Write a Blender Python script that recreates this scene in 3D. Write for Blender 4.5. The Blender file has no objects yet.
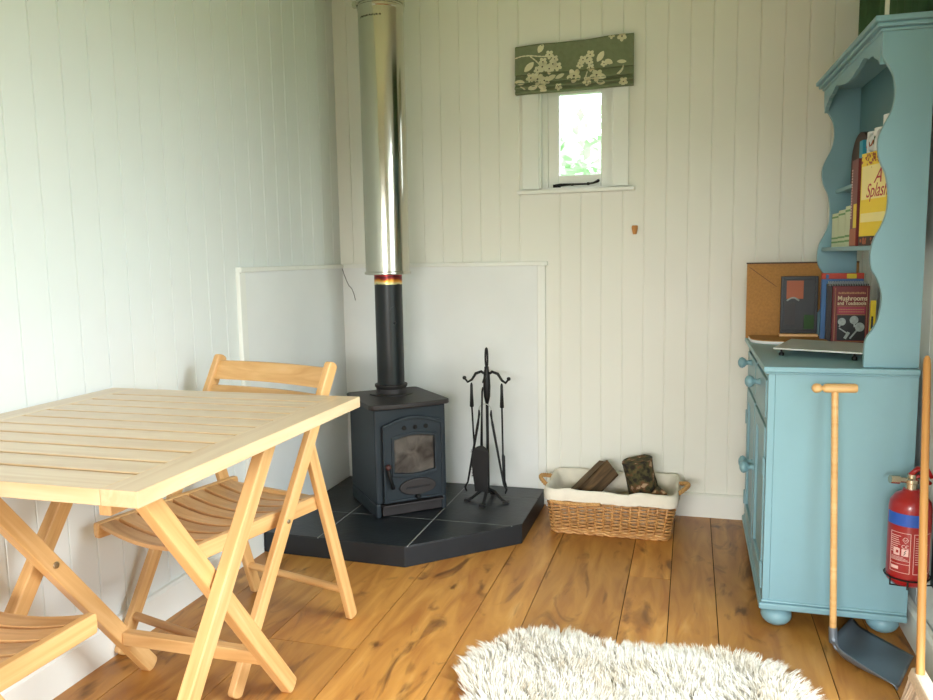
import bpy, bmesh, math, random
import numpy as np
from mathutils import Vector, Matrix, noise as mnoise
R = random.Random(7)
scene = bpy.context.scene
COL = scene.collection
V = Vector

# ------------------------------------------------------------------ materials
def lin(c):
    return tuple(((x / 255) / 12.92 if x / 255 <= .04045 else ((x / 255 + .055) / 1.055) ** 2.4) for x in c) + (1,)

def newmat(name):
    m = bpy.data.materials.new(name); m.use_nodes = True
    nt = m.node_tree; b = nt.nodes['Principled BSDF']
    return m, nt, b

def plain(name, rgb, rough=.6, metal=0, var=.06, scale=8, bump=0, bscale=200, coat=0, spec=.5):
    """painted / simple surface with a little procedural mottling"""
    m, nt, b = newmat(name)
    tc = nt.nodes.new('ShaderNodeTexCoord'); n = nt.nodes.new('ShaderNodeTexNoise')
    n.inputs['Scale'].default_value = scale; n.inputs['Detail'].default_value = 4
    nt.links.new(tc.outputs['Object'], n.inputs['Vector'])
    r = nt.nodes.new('ShaderNodeValToRGB')
    c = lin(rgb)
    r.color_ramp.elements[0].position = .3; r.color_ramp.elements[1].position = .7
    r.color_ramp.elements[0].color = tuple(x * (1 - var) for x in c[:3]) + (1,)
    r.color_ramp.elements[1].color = tuple(min(1, x * (1 + var)) for x in c[:3]) + (1,)
    nt.links.new(n.outputs['Fac'], r.inputs['Fac']); nt.links.new(r.outputs['Color'], b.inputs['Base Color'])
    b.inputs['Roughness'].default_value = rough; b.inputs['Metallic'].default_value = metal
    b.inputs['Specular IOR Level'].default_value = spec
    b.inputs['Coat Weight'].default_value = coat
    if bump:
        n2 = nt.nodes.new('ShaderNodeTexNoise'); n2.inputs['Scale'].default_value = bscale; n2.inputs['Detail'].default_value = 3
        nt.links.new(tc.outputs['Object'], n2.inputs['Vector'])
        bp = nt.nodes.new('ShaderNodeBump'); bp.inputs['Strength'].default_value = bump; bp.inputs['Distance'].default_value = .002
        nt.links.new(n2.outputs['Fac'], bp.inputs['Height']); nt.links.new(bp.outputs['Normal'], b.inputs['Normal'])
    return m

def wood(name, c0, c1, c2=None, rough=.45, lng=2.2, crs=38, knots=False, vary=.2):
    """grain follows the 'gc' attribute (x runs along each piece), 'rnd' varies each piece"""
    m, nt, b = newmat(name); N = nt.nodes.new; L = nt.links.new
    a = N('ShaderNodeAttribute'); a.attribute_name = 'gc'
    rn = N('ShaderNodeAttribute'); rn.attribute_name = 'rnd'
    mp = N('ShaderNodeMapping'); mp.inputs['Scale'].default_value = (lng, crs, crs)
    L(a.outputs['Vector'], mp.inputs['Vector'])
    n = N('ShaderNodeTexNoise'); n.inputs['Scale'].default_value = 1; n.inputs['Detail'].default_value = 5; n.inputs['Distortion'].default_value = 1.1
    L(mp.outputs['Vector'], n.inputs['Vector'])
    r = N('ShaderNodeValToRGB'); e = r.color_ramp.elements
    e[0].position = .32; e[0].color = lin(c0); e[1].position = .62; e[1].color = lin(c1)
    if c2: x = e.new(.8); x.color = lin(c2)
    L(n.outputs['Fac'], r.inputs['Fac'])
    out = r.outputs['Color']
    if knots:
        mp2 = N('ShaderNodeMapping'); mp2.inputs['Scale'].default_value = (3.2, 9, 9); L(a.outputs['Vector'], mp2.inputs['Vector'])
        n2 = N('ShaderNodeTexNoise'); n2.inputs['Scale'].default_value = 1; n2.inputs['Detail'].default_value = 6; n2.inputs['Distortion'].default_value = 2.2
        L(mp2.outputs['Vector'], n2.inputs['Vector'])
        r2 = N('ShaderNodeValToRGB'); r2.color_ramp.elements[0].position = .57; r2.color_ramp.elements[1].position = .72
        r2.color_ramp.elements[0].color = (0, 0, 0, 1); r2.color_ramp.elements[1].color = (1, 1, 1, 1)
        L(n2.outputs['Fac'], r2.inputs['Fac'])
        mx = N('ShaderNodeMix'); mx.data_type = 'RGBA'; mx.inputs['B'].default_value = lin((96, 58, 26))
        sc = N('ShaderNodeMath'); sc.operation = 'MULTIPLY'; sc.inputs[1].default_value = .85
        L(r2.outputs['Color'], sc.inputs[0]); L(sc.outputs[0], mx.inputs['Factor']); L(out, mx.inputs['A']); out = mx.outputs['Result']
    hs = N('ShaderNodeHueSaturation')
    ma = N('ShaderNodeMapRange'); ma.inputs['To Min'].default_value = 1 - vary; ma.inputs['To Max'].default_value = 1 + vary * .8
    L(rn.outputs['Fac'], ma.inputs['Value']); L(ma.outputs['Result'], hs.inputs['Value']); L(out, hs.inputs['Color'])
    L(hs.outputs['Color'], b.inputs['Base Color'])
    b.inputs['Roughness'].default_value = rough
    bp = N('ShaderNodeBump'); bp.inputs['Strength'].default_value = .12; bp.inputs['Distance'].default_value = .001
    L(n.outputs['Fac'], bp.inputs['Height']); L(bp.outputs['Normal'], b.inputs['Normal'])
    return m

M = {}
M['wall'] = plain('white_painted_boards', (228, 232, 229), .6, var=.012, scale=3, spec=.25)
M['wallback'] = plain('bounce_warmed_boards', (238, 237, 227), .6, var=.012, scale=3, spec=.25)  # same paint as the other walls, with warm bounce light put into the colour
M['board'] = plain('white_fireboard_paint', (236, 238, 236), .75, var=.02, scale=5, bump=.3, bscale=260, spec=.15)
M['trimw'] = plain('white_trim_gloss', (238, 239, 232), .4, var=.01)
M['crack'] = plain('crack_dirt', (70, 66, 58), .9)
M['ceil'] = plain('ceiling_paint', (225, 222, 200), .7)
M['beech'] = wood('light_beech_wood', (204, 154, 94), (222, 178, 120), (230, 192, 140), rough=.38, vary=.06)
M['beechtop'] = wood('sheen_paled_beech_tabletop', (206, 172, 130), (218, 190, 152), (226, 204, 170), rough=.3, vary=.05)  # paler than the leg wood: reflected sheen is put into the colour
M['beechtop'].node_tree.nodes['Principled BSDF'].inputs['Coat Weight'].default_value = .4
M['pine'] = wood('honey_pine_pole', (176, 120, 60), (206, 150, 84), rough=.45, vary=.03)
M['beechdark'] = wood('beech_slat_wood', (184, 136, 86), (206, 162, 110), (216, 178, 130), rough=.4, vary=.09)
M['floor'] = wood('oak_floor_boards', (164, 106, 46), (194, 138, 66), (208, 158, 90), rough=.42, lng=3.0, crs=17, knots=True)
M['floor'].node_tree.nodes['Hue/Saturation/Value'].inputs['Saturation'].default_value = 1.0
M['gap'] = plain('dark_gap', (40, 26, 14), .9)
M['brass'] = plain('steel_bolt', (190, 180, 160), .35, 1)
M['slate'] = plain('slate_tile', (28, 33, 37), .36, var=.3, scale=14, bump=.4, bscale=60)
M['slatefront'] = plain('painted_hearth_edge', (26, 31, 36), .5, var=.12, scale=10, bump=.2)
M['grout'] = plain('pale_grout', (150, 152, 150), .9)
M['stove'] = plain('stove_black_paint', (42, 51, 58), .5, .3, var=.12, scale=12, bump=.25, bscale=300)
M['stovetop'] = plain('stove_plate', (58, 54, 54), .5, .3, var=.12, scale=12, bump=.25, bscale=300)
M['black'] = plain('wrought_iron_black', (22, 23, 25), .45, .3)
M['dark'] = plain('dark_recess', (14, 14, 14), .8)
M['bristle'] = plain('black_bristle', (20, 20, 20), .9)
M['rustyred'] = plain('worn_red_knob', (66, 34, 32), .6)
M['ash'] = plain('ash_dust', (120, 124, 126), .9, var=.3, scale=30)
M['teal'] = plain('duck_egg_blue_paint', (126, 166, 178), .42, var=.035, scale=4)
M['tealshade'] = plain('duck_egg_blue_shaded', (92, 132, 138), .5, var=.035, scale=4)  # darker copy of the blue paint: shade inside the hutch put into the colour
M['green_fabric'] = plain('sage_green_cotton', (124, 132, 102), .95, var=.08, scale=60, bump=.4, bscale=900)
M['cream_print'] = plain('cream_print', (222, 216, 184), .95)
M['printdot'] = plain('brown_print', (70, 56, 46), .95)
M['curtain'] = plain('green_curtain_cloth', (60, 88, 56), .95, var=.2, scale=9)
M['linen'] = plain('cream_cotton_lining', (226, 220, 204), .95, var=.05, scale=20, bump=.5, bscale=90)
M['wicker'] = wood('golden_wicker', (158, 108, 58), (204, 154, 94), (226, 188, 130), rough=.4, lng=30, crs=60)
M['rope'] = plain('pale_rope_cane', (196, 150, 92), .7, var=.15, scale=80)
M['splitlog'] = wood('split_log_face', (72, 56, 38), (108, 84, 56), (146, 106, 66), rough=.85, lng=6, crs=60)
M['cork'] = plain('cork_sheet', (170, 122, 66), .85, var=.12, scale=140)
M['peg'] = plain('tan_wood_peg', (196, 134, 70), .5)
M['white'] = plain('white_gloss', (236, 236, 236), .3)
M['red'] = plain('extinguisher_red', (150, 18, 24), .3, coat=.25)
M['blue'] = plain('label_blue', (30, 84, 180), .4)
M['labelw'] = plain('label_print_white', (226, 190, 186), .6)
M['chrome'] = plain('chrome_valve', (200, 190, 170), .25, 1)
M['pan'] = plain('grey_metal_pan', (120, 130, 142), .34, .5, var=.1)
M['rack'] = plain('pale_metal_rack', (206, 210, 204), .4, .3)
M['bristletan'] = plain('tan_broom_bristle', (214, 190, 164), .8, var=.12, scale=200)
M['maroon'] = plain('maroon_cover', (112, 32, 32), .45)
M['maroonl'] = plain('pink_cover_panel', (160, 50, 70), .45)
M['cream'] = plain('cream_lettering', (226, 206, 168), .6)
M['gilt'] = plain('gilt_line', (180, 130, 84), .5)
M['nearblack'] = plain('black_cover', (24, 26, 28), .4)
M['mush'] = plain('mushroom_print', (160, 168, 166), .6, var=.2, scale=90)
M['pages'] = plain('book_pages', (214, 206, 184), .8, var=.05, scale=300)
M['bookblue'] = plain('blue_cover', (56, 104, 158), .45)
M['bookred'] = plain('orange_red_cover', (196, 62, 34), .45)
M['yellow'] = plain('yellow_cover', (236, 204, 40), .45, var=.05)
M['yellowpale'] = plain('pale_yellow_panel', (240, 224, 150), .5, var=.05)
M['turq'] = plain('turquoise_cover', (40, 150, 176), .5)
M['greenpale'] = plain('pale_green_card', (208, 216, 184), .6)
M['greenband'] = plain('green_band', (110, 160, 100), .6)
M['orange'] = plain('orange_print', (168, 88, 48), .5)
M['brown'] = plain('dark_brown_wood', (66, 44, 34), .6)
M['purple'] = plain('red_print', (176, 40, 54), .5)
M['leaf'] = plain('bright_foliage', (196, 220, 184), .7, var=.15, scale=6)
M['lawn'] = plain('lawn', (110, 150, 80), .9, var=.3, scale=5)

# brushed stainless sleeve
m, nt, b = newmat('stainless_sleeve'); b.inputs['Metallic'].default_value = 1; b.inputs['Roughness'].default_value = .16
b.inputs['Base Color'].default_value = lin((200, 198, 186)); M['steel'] = m
# heat-tinted collar: straw, purple, blue bands over height
m, nt, b = newmat('heat_tinted_steel'); tc = nt.nodes.new('ShaderNodeTexCoord'); sp = nt.nodes.new('ShaderNodeSeparateXYZ')
nt.links.new(tc.outputs['Object'], sp.inputs[0])
nn = nt.nodes.new('ShaderNodeTexNoise'); nn.inputs['Scale'].default_value = 30; nt.links.new(tc.outputs['Object'], nn.inputs['Vector'])
ad = nt.nodes.new('ShaderNodeMath'); ad.operation = 'MULTIPLY_ADD'; ad.inputs[1].default_value = .02
nt.links.new(nn.outputs['Fac'], ad.inputs[0]); nt.links.new(sp.outputs['Z'], ad.inputs[2])
mr = nt.nodes.new('ShaderNodeMapRange'); mr.inputs['From Min'].default_value = .408; mr.inputs['From Max'].default_value = .462
nt.links.new(ad.outputs[0], mr.inputs['Value'])
rp = nt.nodes.new('ShaderNodeValToRGB'); e = rp.color_ramp.elements
e[0].position = .0; e[0].color = lin((30, 34, 40)); e[1].position = 1; e[1].color = lin((60, 30, 50))
for p_, c_ in ((.12, (226, 214, 160)), (.30, (230, 160, 50)), (.45, (150, 50, 30)), (.62, (80, 22, 40)), (.8, (190, 60, 50))):
    x = e.new(p_); x.color = lin(c_)
nt.links.new(mr.outputs['Result'], rp.inputs['Fac']); nt.links.new(rp.outputs['Color'], b.inputs['Base Color'])
b.inputs['Metallic'].default_value = .6; b.inputs['Roughness'].default_value = .35; M['heat'] = m
# sooty stove glass
m, nt, b = newmat('sooty_stove_glass'); tc = nt.nodes.new('ShaderNodeTexCoord'); n = nt.nodes.new('ShaderNodeTexNoise')
n.inputs['Scale'].default_value = 14; n.inputs['Detail'].default_value = 6; n.inputs['Distortion'].default_value = .8
nt.links.new(tc.outputs['Object'], n.inputs['Vector']); rp = nt.nodes.new('ShaderNodeValToRGB'); e = rp.color_ramp.elements
e[0].position = .3; e[0].color = lin((44, 38, 36)); e[1].position = .62; e[1].color = lin((100, 94, 88)); nt.links.new(n.outputs['Fac'], rp.inputs['Fac'])
nt.links.new(rp.outputs['Color'], b.inputs['Base Color']); b.inputs['Roughness'].default_value = .25; M['stoveglass'] = m
# window glass
m, nt, b = newmat('window_glass'); b.inputs['Transmission Weight'].default_value = 1; b.inputs['Roughness'].default_value = .0
b.inputs['IOR'].default_value = 1.05; b.inputs['Base Color'].default_value = (1, 1, 1, 1); M['glass'] = m
# bark
m, nt, b = newmat('mossy_bark'); tc = nt.nodes.new('ShaderNodeTexCoord'); n = nt.nodes.new('ShaderNodeTexNoise')
n.inputs['Scale'].default_value = 34; n.inputs['Detail'].default_value = 8
nt.links.new(tc.outputs['Object'], n.inputs['Vector']); rp = nt.nodes.new('ShaderNodeValToRGB'); e = rp.color_ramp.elements
e[0].position = .4; e[0].color = lin((40, 34, 24)); e[1].position = .66; e[1].color = lin((178, 150, 116))
x = e.new(.52); x.color = lin((84, 78, 44)); x = e.new(.6); x.color = lin((110, 70, 44))
nt.links.new(n.outputs['Fac'], rp.inputs['Fac']); nt.links.new(rp.outputs['Color'], b.inputs['Base Color'])
b.inputs['Roughness'].default_value = .9
bp = nt.nodes.new('ShaderNodeBump'); bp.inputs['Strength'].default_value = .8; bp.inputs['Distance'].default_value = .006
nt.links.new(n.outputs['Fac'], bp.inputs['Height']); nt.links.new(bp.outputs['Normal'], b.inputs['Normal']); M['bark'] = m
# sheepskin wool
m, nt, b = newmat('cream_wool'); a = nt.nodes.new('ShaderNodeAttribute'); a.attribute_name = 'wc'
rp = nt.nodes.new('ShaderNodeValToRGB'); e = rp.color_ramp.elements
e[0].color = lin((212, 196, 168)); e[1].color = lin((230, 225, 213)); e[1].position = .45
nt.links.new(a.outputs['Fac'], rp.inputs['Fac']); nt.links.new(rp.outputs['Color'], b.inputs['Base Color'])
b.inputs['Roughness'].default_value = .8; b.inputs['Specular IOR Level'].default_value = .2
b.inputs['Sheen Weight'].default_value = .3
M['wool'] = m
# black flue paint
M['flueblack'] = plain('flue_black_enamel', (30, 34, 36), .38, .2)

# ------------------------------------------------------------------ mesh builder
ROOTM = {}
class G:
    def __init__(s, mat=None):
        s.v = []; s.f = []; s.mi = []; s.gc = []; s.rn = []; s.cm = 0
    def add(s, vs, fs, gcs=None, mi=None):
        o = len(s.v); r = R.random(); off = V((R.uniform(-9, 9), R.uniform(-9, 9), R.uniform(-9, 9)))
        s.v += [tuple(v) for v in vs]
        s.gc += [tuple(V(g) + off) for g in (gcs or vs)]
        s.rn += [r] * len(vs)
        s.f += [tuple(i + o for i in f) for f in fs]; s.mi += [s.cm if mi is None else mi] * len(fs)
        return s
    def hexa(s, b4, t4, gcs=None, mi=None):
        """box from 4 bottom and 4 top corners (counter-clockwise seen from above)"""
        return s.add(list(b4) + list(t4), [(3, 2, 1, 0), (4, 5, 6, 7), (0, 1, 5, 4), (1, 2, 6, 5), (2, 3, 7, 6), (3, 0, 4, 7)], gcs, mi)
    def box(s, x0, x1, y0, y1, z0, z1, mi=None, ax=None):
        x0, x1 = sorted((x0, x1)); y0, y1 = sorted((y0, y1)); z0, z1 = sorted((z0, z1))
        P = [(x0, y0), (x1, y0), (x1, y1), (x0, y1)]
        vs = [(x, y, z0) for x, y in P] + [(x, y, z1) for x, y in P]
        d = (x1 - x0, y1 - y0, z1 - z0); a = d.index(max(d)) if ax is None else ax
        g = [(v[a], v[(a + 1) % 3], v[(a + 2) % 3]) for v in vs]
        return s.hexa([vs[i] for i in range(4)], [vs[i] for i in range(4, 8)], g, mi)
    def beam(s, p0, p1, side, w, t, mi=None, round_=0):
        """bar p0->p1; 'side' is the direction of thickness t, w the other way; round_ rounds both ends in the w plane"""
        p0 = V(p0); p1 = V(p1); d = (p1 - p0); L = d.length; d.normalize(); sd = V(side); sd = (sd - d * sd.dot(d)).normalized(); u = d.cross(sd)
        prof = []
        if round_:
            n = 6
            for i in range(n + 1):
                a = -math.pi / 2 + math.pi * i / n; prof.append((L + (math.cos(a) - 1) * w / 2 * round_, math.sin(a) * w / 2))
            for i in range(n + 1):
                a = math.pi / 2 + math.pi * i / n; prof.append((0 + (math.cos(a) + 1) * w / 2 * round_, math.sin(a) * w / 2))
        else: prof = [(L, -w / 2), (L, w / 2), (0, w / 2), (0, -w / 2)]
        n = len(prof); vs = []; g = []
        for k in (-1, 1):
            for (l, h) in prof:
                vs.append(p0 + d * l + u * h + sd * (k * t / 2)); g.append((l, h, k * t / 2))
        fs = [tuple(range(n))[::-1], tuple(range(n, 2 * n))] + [(i, (i + 1) % n, n + (i + 1) % n, n + i) for i in range(n)]
        return s.add(vs, fs, g, mi)
    def ring(s, rings, close0=True, close1=True, mi=None, gcs=None):
        """list of equal-length closed loops, skinned"""
        n = len(rings[0]); vs = [p for r in rings for p in r]; fs = []
        for k in range(len(rings) - 1):
            for i in range(n):
                j = (i + 1) % n; fs.append((k * n + i, k * n + j, (k + 1) * n + j, (k + 1) * n + i))
        if close0: fs.append(tuple(range(n))[::-1])
        if close1: fs.append(tuple(range((len(rings) - 1) * n, len(rings) * n)))
        return s.add(vs, fs, gcs, mi)
    def lathe(s, prof, org=(0, 0, 0), axis=(0, 0, 1), n=24, mi=None, close=True):
        """prof = [(radius, distance along axis)]"""
        ax = V(axis).normalized(); u = ax.orthogonal().normalized(); w = ax.cross(u); org = V(org)
        rs = [[org + ax * h + (u * math.cos(2 * math.pi * i / n) + w * math.sin(2 * math.pi * i / n)) * max(r, 1e-5) for i in range(n)] for r, h in prof]
        return s.ring(rs, close, close, mi)
    def cyl(s, p0, p1, r0, r1=None, n=16, mi=None):
        p0 = V(p0); p1 = V(p1); return s.lathe([(r0, 0), (r0 if r1 is None else r1, (p1 - p0).length)], p0, p1 - p0, n, mi)
    def ball(s, c, r, sc=(1, 1, 1), n=14, mi=None):
        rs = []; m_ = n // 2 + 1
        for k in range(m_ + 1):
            a = math.pi * k / m_; rr = max(math.sin(a), 1e-3)
            rs.append([(c[0] + r * sc[0] * rr * math.cos(2 * math.pi * i / n), c[1] + r * sc[1] * rr * math.sin(2 * math.pi * i / n), c[2] - r * sc[2] * math.cos(a)) for i in range(n)])
        return s.ring(rs, True, True, mi)
    def tube(s, pts, r, n=8, mi=None, closed=False, gc=None):
        pts = [V(p) for p in pts]; N_ = len(pts); rs = []; up = None; acc = 0; g = []
        for i, p in enumerate(pts):
            a = pts[(i - 1) % N_] if (closed or i > 0) else p; b_ = pts[(i + 1) % N_] if (closed or i < N_ - 1) else p
            t = (b_ - a).normalized()
            if up is None: up = t.orthogonal().normalized()
            up = (up - t * up.dot(t)).normalized(); w = t.cross(up)
            rr = r[i] if isinstance(r, (list, tuple)) else r
            rs.append([p + (up * math.cos(2 * math.pi * k / n) + w * math.sin(2 * math.pi * k / n)) * rr for k in range(n)])
            g += [(acc, 0, k * .003) for k in range(n)]
            if i < N_ - 1: acc += (pts[i + 1] - p).length
        if closed:
            vs = [p for q in rs for p in q]; fs = []
            for k in range(N_):
                k2 = (k + 1) % N_
                for i in range(n):
                    j = (i + 1) % n; fs.append((k * n + i, k * n + j, k2 * n + j, k2 * n + i))
            return s.add(vs, fs, g, mi)
        return s.ring(rs, True, True, mi, g)
    def prism(s, poly, fn, d0, d1, mi=None):
        """poly 2D counter-clockwise, fn(u,v,d)->xyz"""
        n = len(poly); vs = [fn(u, v, d0) for u, v in poly] + [fn(u, v, d1) for u, v in poly]
        fs = [tuple(range(n))[::-1], tuple(range(n, 2 * n))] + [(i, (i + 1) % n, n + (i + 1) % n, n + i) for i in range(n)]
        return s.add(vs, fs, None, mi)
    def flat(s, pts, mi=None):
        return s.add(pts, [tuple(range(len(pts)))], None, mi)
    def build(s, name, mats, parent=None, origin=None, bevel=0, smooth=False, seg=2, label=None, recalc=True, world=True, auto=None):
        me = bpy.data.meshes.new(name); T = Matrix.Identity(4)
        if parent is not None:
            T = ROOTM[parent.name].inverted() if world else Matrix.Identity(4)
        elif origin is not None: T = Matrix.Translation(-V(origin))
        me.from_pydata([tuple(T @ V(v)) for v in s.v], [], s.f)
        a = me.attributes.new('gc', 'FLOAT_VECTOR', 'POINT'); a.data.foreach_set('vector', np.array(s.gc, np.float32).ravel())
        a = me.attributes.new('rnd', 'FLOAT', 'POINT'); a.data.foreach_set('value', np.array(s.rn, np.float32))
        if not isinstance(mats, (list, tuple)): mats = [mats]
        for q in mats: me.materials.append(M[q] if isinstance(q, str) else q)
        me.polygons.foreach_set('material_index', s.mi)
        if recalc:
            bm = bmesh.new(); bm.from_mesh(me); bmesh.ops.recalc_face_normals(bm, faces=bm.faces); bm.to_mesh(me); bm.free()
        if smooth: me.polygons.foreach_set('use_smooth', [True] * len(me.polygons))
        if smooth and auto: me.set_sharp_from_angle(angle=math.radians(auto))
        me.update()
        o = bpy.data.objects.new(name, me); COL.objects.link(o)
        if parent is not None:
            o.parent = parent; ROOTM[o.name] = ROOTM[parent.name]
        else:
            ROOTM[o.name] = Matrix.Translation(V(origin)) if origin is not None else Matrix.Identity(4)
            if origin is not None: o.location = origin
        if bevel:
            md = o.modifiers.new('bevel', 'BEVEL'); md.width = bevel; md.segments = seg; md.limit_method = 'ANGLE'; md.angle_limit = math.radians(40)
        if label: o['label'] = label
        return o

def thing(name, label, cat, loc=(0, 0, 0), rotz=0, group=None):
    o = bpy.data.objects.new(name, None); COL.objects.link(o); o.empty_display_size = .05
    o.location = loc; o.rotation_euler = (0, 0, rotz); o['label'] = label; o['category'] = cat
    if group: o['group'] = group
    ROOTM[o.name] = Matrix.Translation(V(loc)) @ Matrix.Rotation(rotz, 4, 'Z')
    return o
def tag(o, label, cat, group=None):
    o['label'] = label; o['category'] = cat
    if group: o['group'] = group
    return o
def struct(o, label=None):
    o['kind'] = 'structure'
    if label: o['label'] = label
    return o
def text(body, size, loc, rot, mat, parent, name='lettering', align='LEFT', sx=1, italic=0, extr=.0002, label=None, bold=0):
    cu = bpy.data.curves.new(name, 'FONT'); cu.body = body; cu.size = size; cu.extrude = extr; cu.align_x = align; cu.shear = italic; cu.offset = bold
    t = bpy.data.objects.new('tmp_text', cu); COL.objects.link(t)
    dg = bpy.context.evaluated_depsgraph_get(); me = bpy.data.meshes.new_from_object(t.evaluated_get(dg))
    bpy.data.objects.remove(t); me.name = name; me.materials.clear(); me.materials.append(M[mat])
    W = Matrix.Translation(V(loc)) @ rot.to_4x4() @ Matrix.Diagonal((sx, 1, 1, 1))
    me.transform(ROOTM[parent.name].inverted() @ W)
    o = bpy.data.objects.new(name, me); COL.objects.link(o); o.parent = parent; ROOTM[o.name] = ROOTM[parent.name]
    if label: o['label'] = label
    return o
def dup(root, loc, rotz, label):
    r = root.copy(); COL.objects.link(r); r.location = loc; r.rotation_euler = (0, 0, rotz); r['label'] = label
    for ch in list(root.children):
        c = ch.copy(); COL.objects.link(c); c.parent = r
        for g_ in list(ch.children):
            d = g_.copy(); COL.objects.link(d); d.parent = c
    return r
FACE_MY = Matrix(((1, 0, 0), (0, 0, -1), (0, 1, 0)))      # text in the XZ plane, read from -Y
def fbm(p, sc, o=3):
    return mnoise.fractal(V(p) * sc, 1.0, 2.0, o)

# ------------------------------------------------------------------ room shell
XL, YB, XR, YF, ZC = -1.495, 3.171, .605, -1.35, 2.32
# floor: boards of mixed widths running to the back wall, thin gaps between them
g = G(); xs = [-1.56, -1.37, -1.12, -.8576, -.600, -.451, -.182, -.048, .089, .3536, .49, .66]
for i in range(len(xs) - 1):
    a, b_ = xs[i], xs[i + 1]
    cuts = [YF - .06] + {2: [.7, 1.826], 4: [1.3], 6: [.4, 2.5], 7: [1.0], 9: [1.6]}.get(i, [R.uniform(0, 1.4)]) + [YB + .06]
    for k in range(len(cuts) - 1):
        g.box(a + .0013, b_ - .0013, cuts[k] + .0009, cuts[k + 1] - .0009, -.02, 0, ax=1)
g.box(-1.6, .7, YF - .06, YB + .06, -.05, -.0035, mi=1)
struct(g.build('floor', ['floor', 'gap']), 'wide oak floorboards running towards the back wall')

def grooved(g, fn, u0, u1, z0, z1, ph, pitch, wd=.0028, dp=.0035):
    """tongue and groove skin between u0..u1: fn(u, depth, z)"""
    us = [(u0, 0)]; k = math.ceil((u0 - ph) / pitch)
    while ph + k * pitch < u1:
        c = ph + k * pitch
        if c - wd > u0 and c + wd < u1: us += [(c - wd, 0), (c - wd * .35, dp), (c + wd * .35, dp), (c + wd, 0)]
        k += 1
    us.append((u1, 0)); n = len(us)
    vs = [fn(u, d, z0) for u, d in us] + [fn(u, d, z1) for u, d in us]
    g.add(vs, [(i, i + 1, n + i + 1, n + i) for i in range(n - 1)])

# back wall with a window opening
WX0, WX1, WZ0, WZ1 = -.600, -.305, 1.318, 1.745
g = G(); fb = lambda u, d, z: (u, YB + d, z)
for (a, b_, c, d) in ((XL - .06, WX0, 0, ZC), (WX1, XR + .06, 0, ZC), (WX0, WX1, 0, WZ0), (WX0, WX1, WZ1, ZC)):
    grooved(g, fb, a, b_, c, d, -.0154, .0833)
    g.box(a, b_, YB + .006, YB + .075, c, d)
for q in ((WX0, WX0, WZ0, WZ1), (WX1, WX1, WZ0, WZ1)): g.add([(q[0], YB, q[2]), (q[0], YB + .006, q[2]), (q[0], YB + .006, q[3]), (q[0], YB, q[3])], [(0, 1, 2, 3)])
for z in (WZ0, WZ1): g.add([(WX0, YB, z), (WX1, YB, z), (WX1, YB + .006, z), (WX0, YB + .006, z)], [(0, 1, 2, 3)])
struct(g.build('wall_back', 'wallback', recalc=False), 'painted tongue and groove wall behind the stove, warm bounce light in its colour')
g = G(); fl = lambda u, d, z: (XL - d, u, z)
grooved(g, fl, YF - .06, YB + .06, 0, ZC, 1.529, .0925)
g.box(XL - .07, XL - .006, YF - .06, YB + .06, 0, ZC)
struct(g.build('wall_left', 'wall', recalc=False), 'pale painted tongue and groove wall beside the table')
# right wall with the open doorway (daylight comes in here)
DY0, DY1, DZ = .55, 1.78, 1.72
g = G(); fr = lambda u, d, z: (XR + d, u, z)
for (a, b_, c, d) in ((YF - .06, DY0, 0, ZC), (DY1, YB + .06, 0, ZC), (DY0, DY1, DZ, ZC)):
    grooved(g, fr, a, b_, c, d, .03, .09); g.box(XR + .006, XR + .07, a, b_, c, d)
struct(g.build('wall_right', 'wall', recalc=False), 'white painted wall behind the blue cabinet')
# front wall (behind the camera) with a window opening
FX0, FX1, FZ0, FZ1 = -1.2, .35, .30, 1.34
g = G()
for (a, b_, c, d) in ((XL - .06, FX0, 0, ZC), (FX1, XR + .06, 0, ZC), (FX0, FX1, 0, FZ0), (FX0, FX1, FZ1, ZC)): g.box(a, b_, YF - .07, YF, c, d)
struct(g.build('wall_front', 'wall'), 'white wall opposite the stove')
g = G(); g.box(XL - .07, XR + .07, YF - .07, YB + .07, ZC, ZC + .05)
struct(g.build('ceiling', 'ceil'), 'cream painted ceiling')

# skirting boards
def skirt(name, fn, u0, u1, lab, h=.095):
    g = G(); g.prism([(0, 0), (.019, 0), (.019, h - .008), (.012, h), (0, h)], lambda d, z, u: fn(u, d, z), u0, u1)
    return struct(g.build(name, 'trimw'), lab)
skirt('baseboard_back', lambda u, d, z: (u, YB - d, z), -.575, XR, 'white skirting board along the back wall')
skirt('baseboard_left', lambda u, d, z: (XL + d, u, z), YF, 2.40, 'white skirting board along the left wall')
skirt('baseboard_right', lambda u, d, z: (XR - .006 - d, u, z), DY1 + .07, YB, 'white skirting board beside the cabinet')
g = G()
g.box(XR - .022, XR + .075, DY1, DY1 + .07, 0, DZ + .07); g.box(XR - .022, XR + .075, DY0 - .07, DY0, 0, DZ + .07); g.box(XR - .022, XR + .075, DY0, DY1, DZ, DZ + .07)
struct(g.build('door_1', 'trimw', bevel=.003), 'white doorway frame in the right wall')
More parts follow.
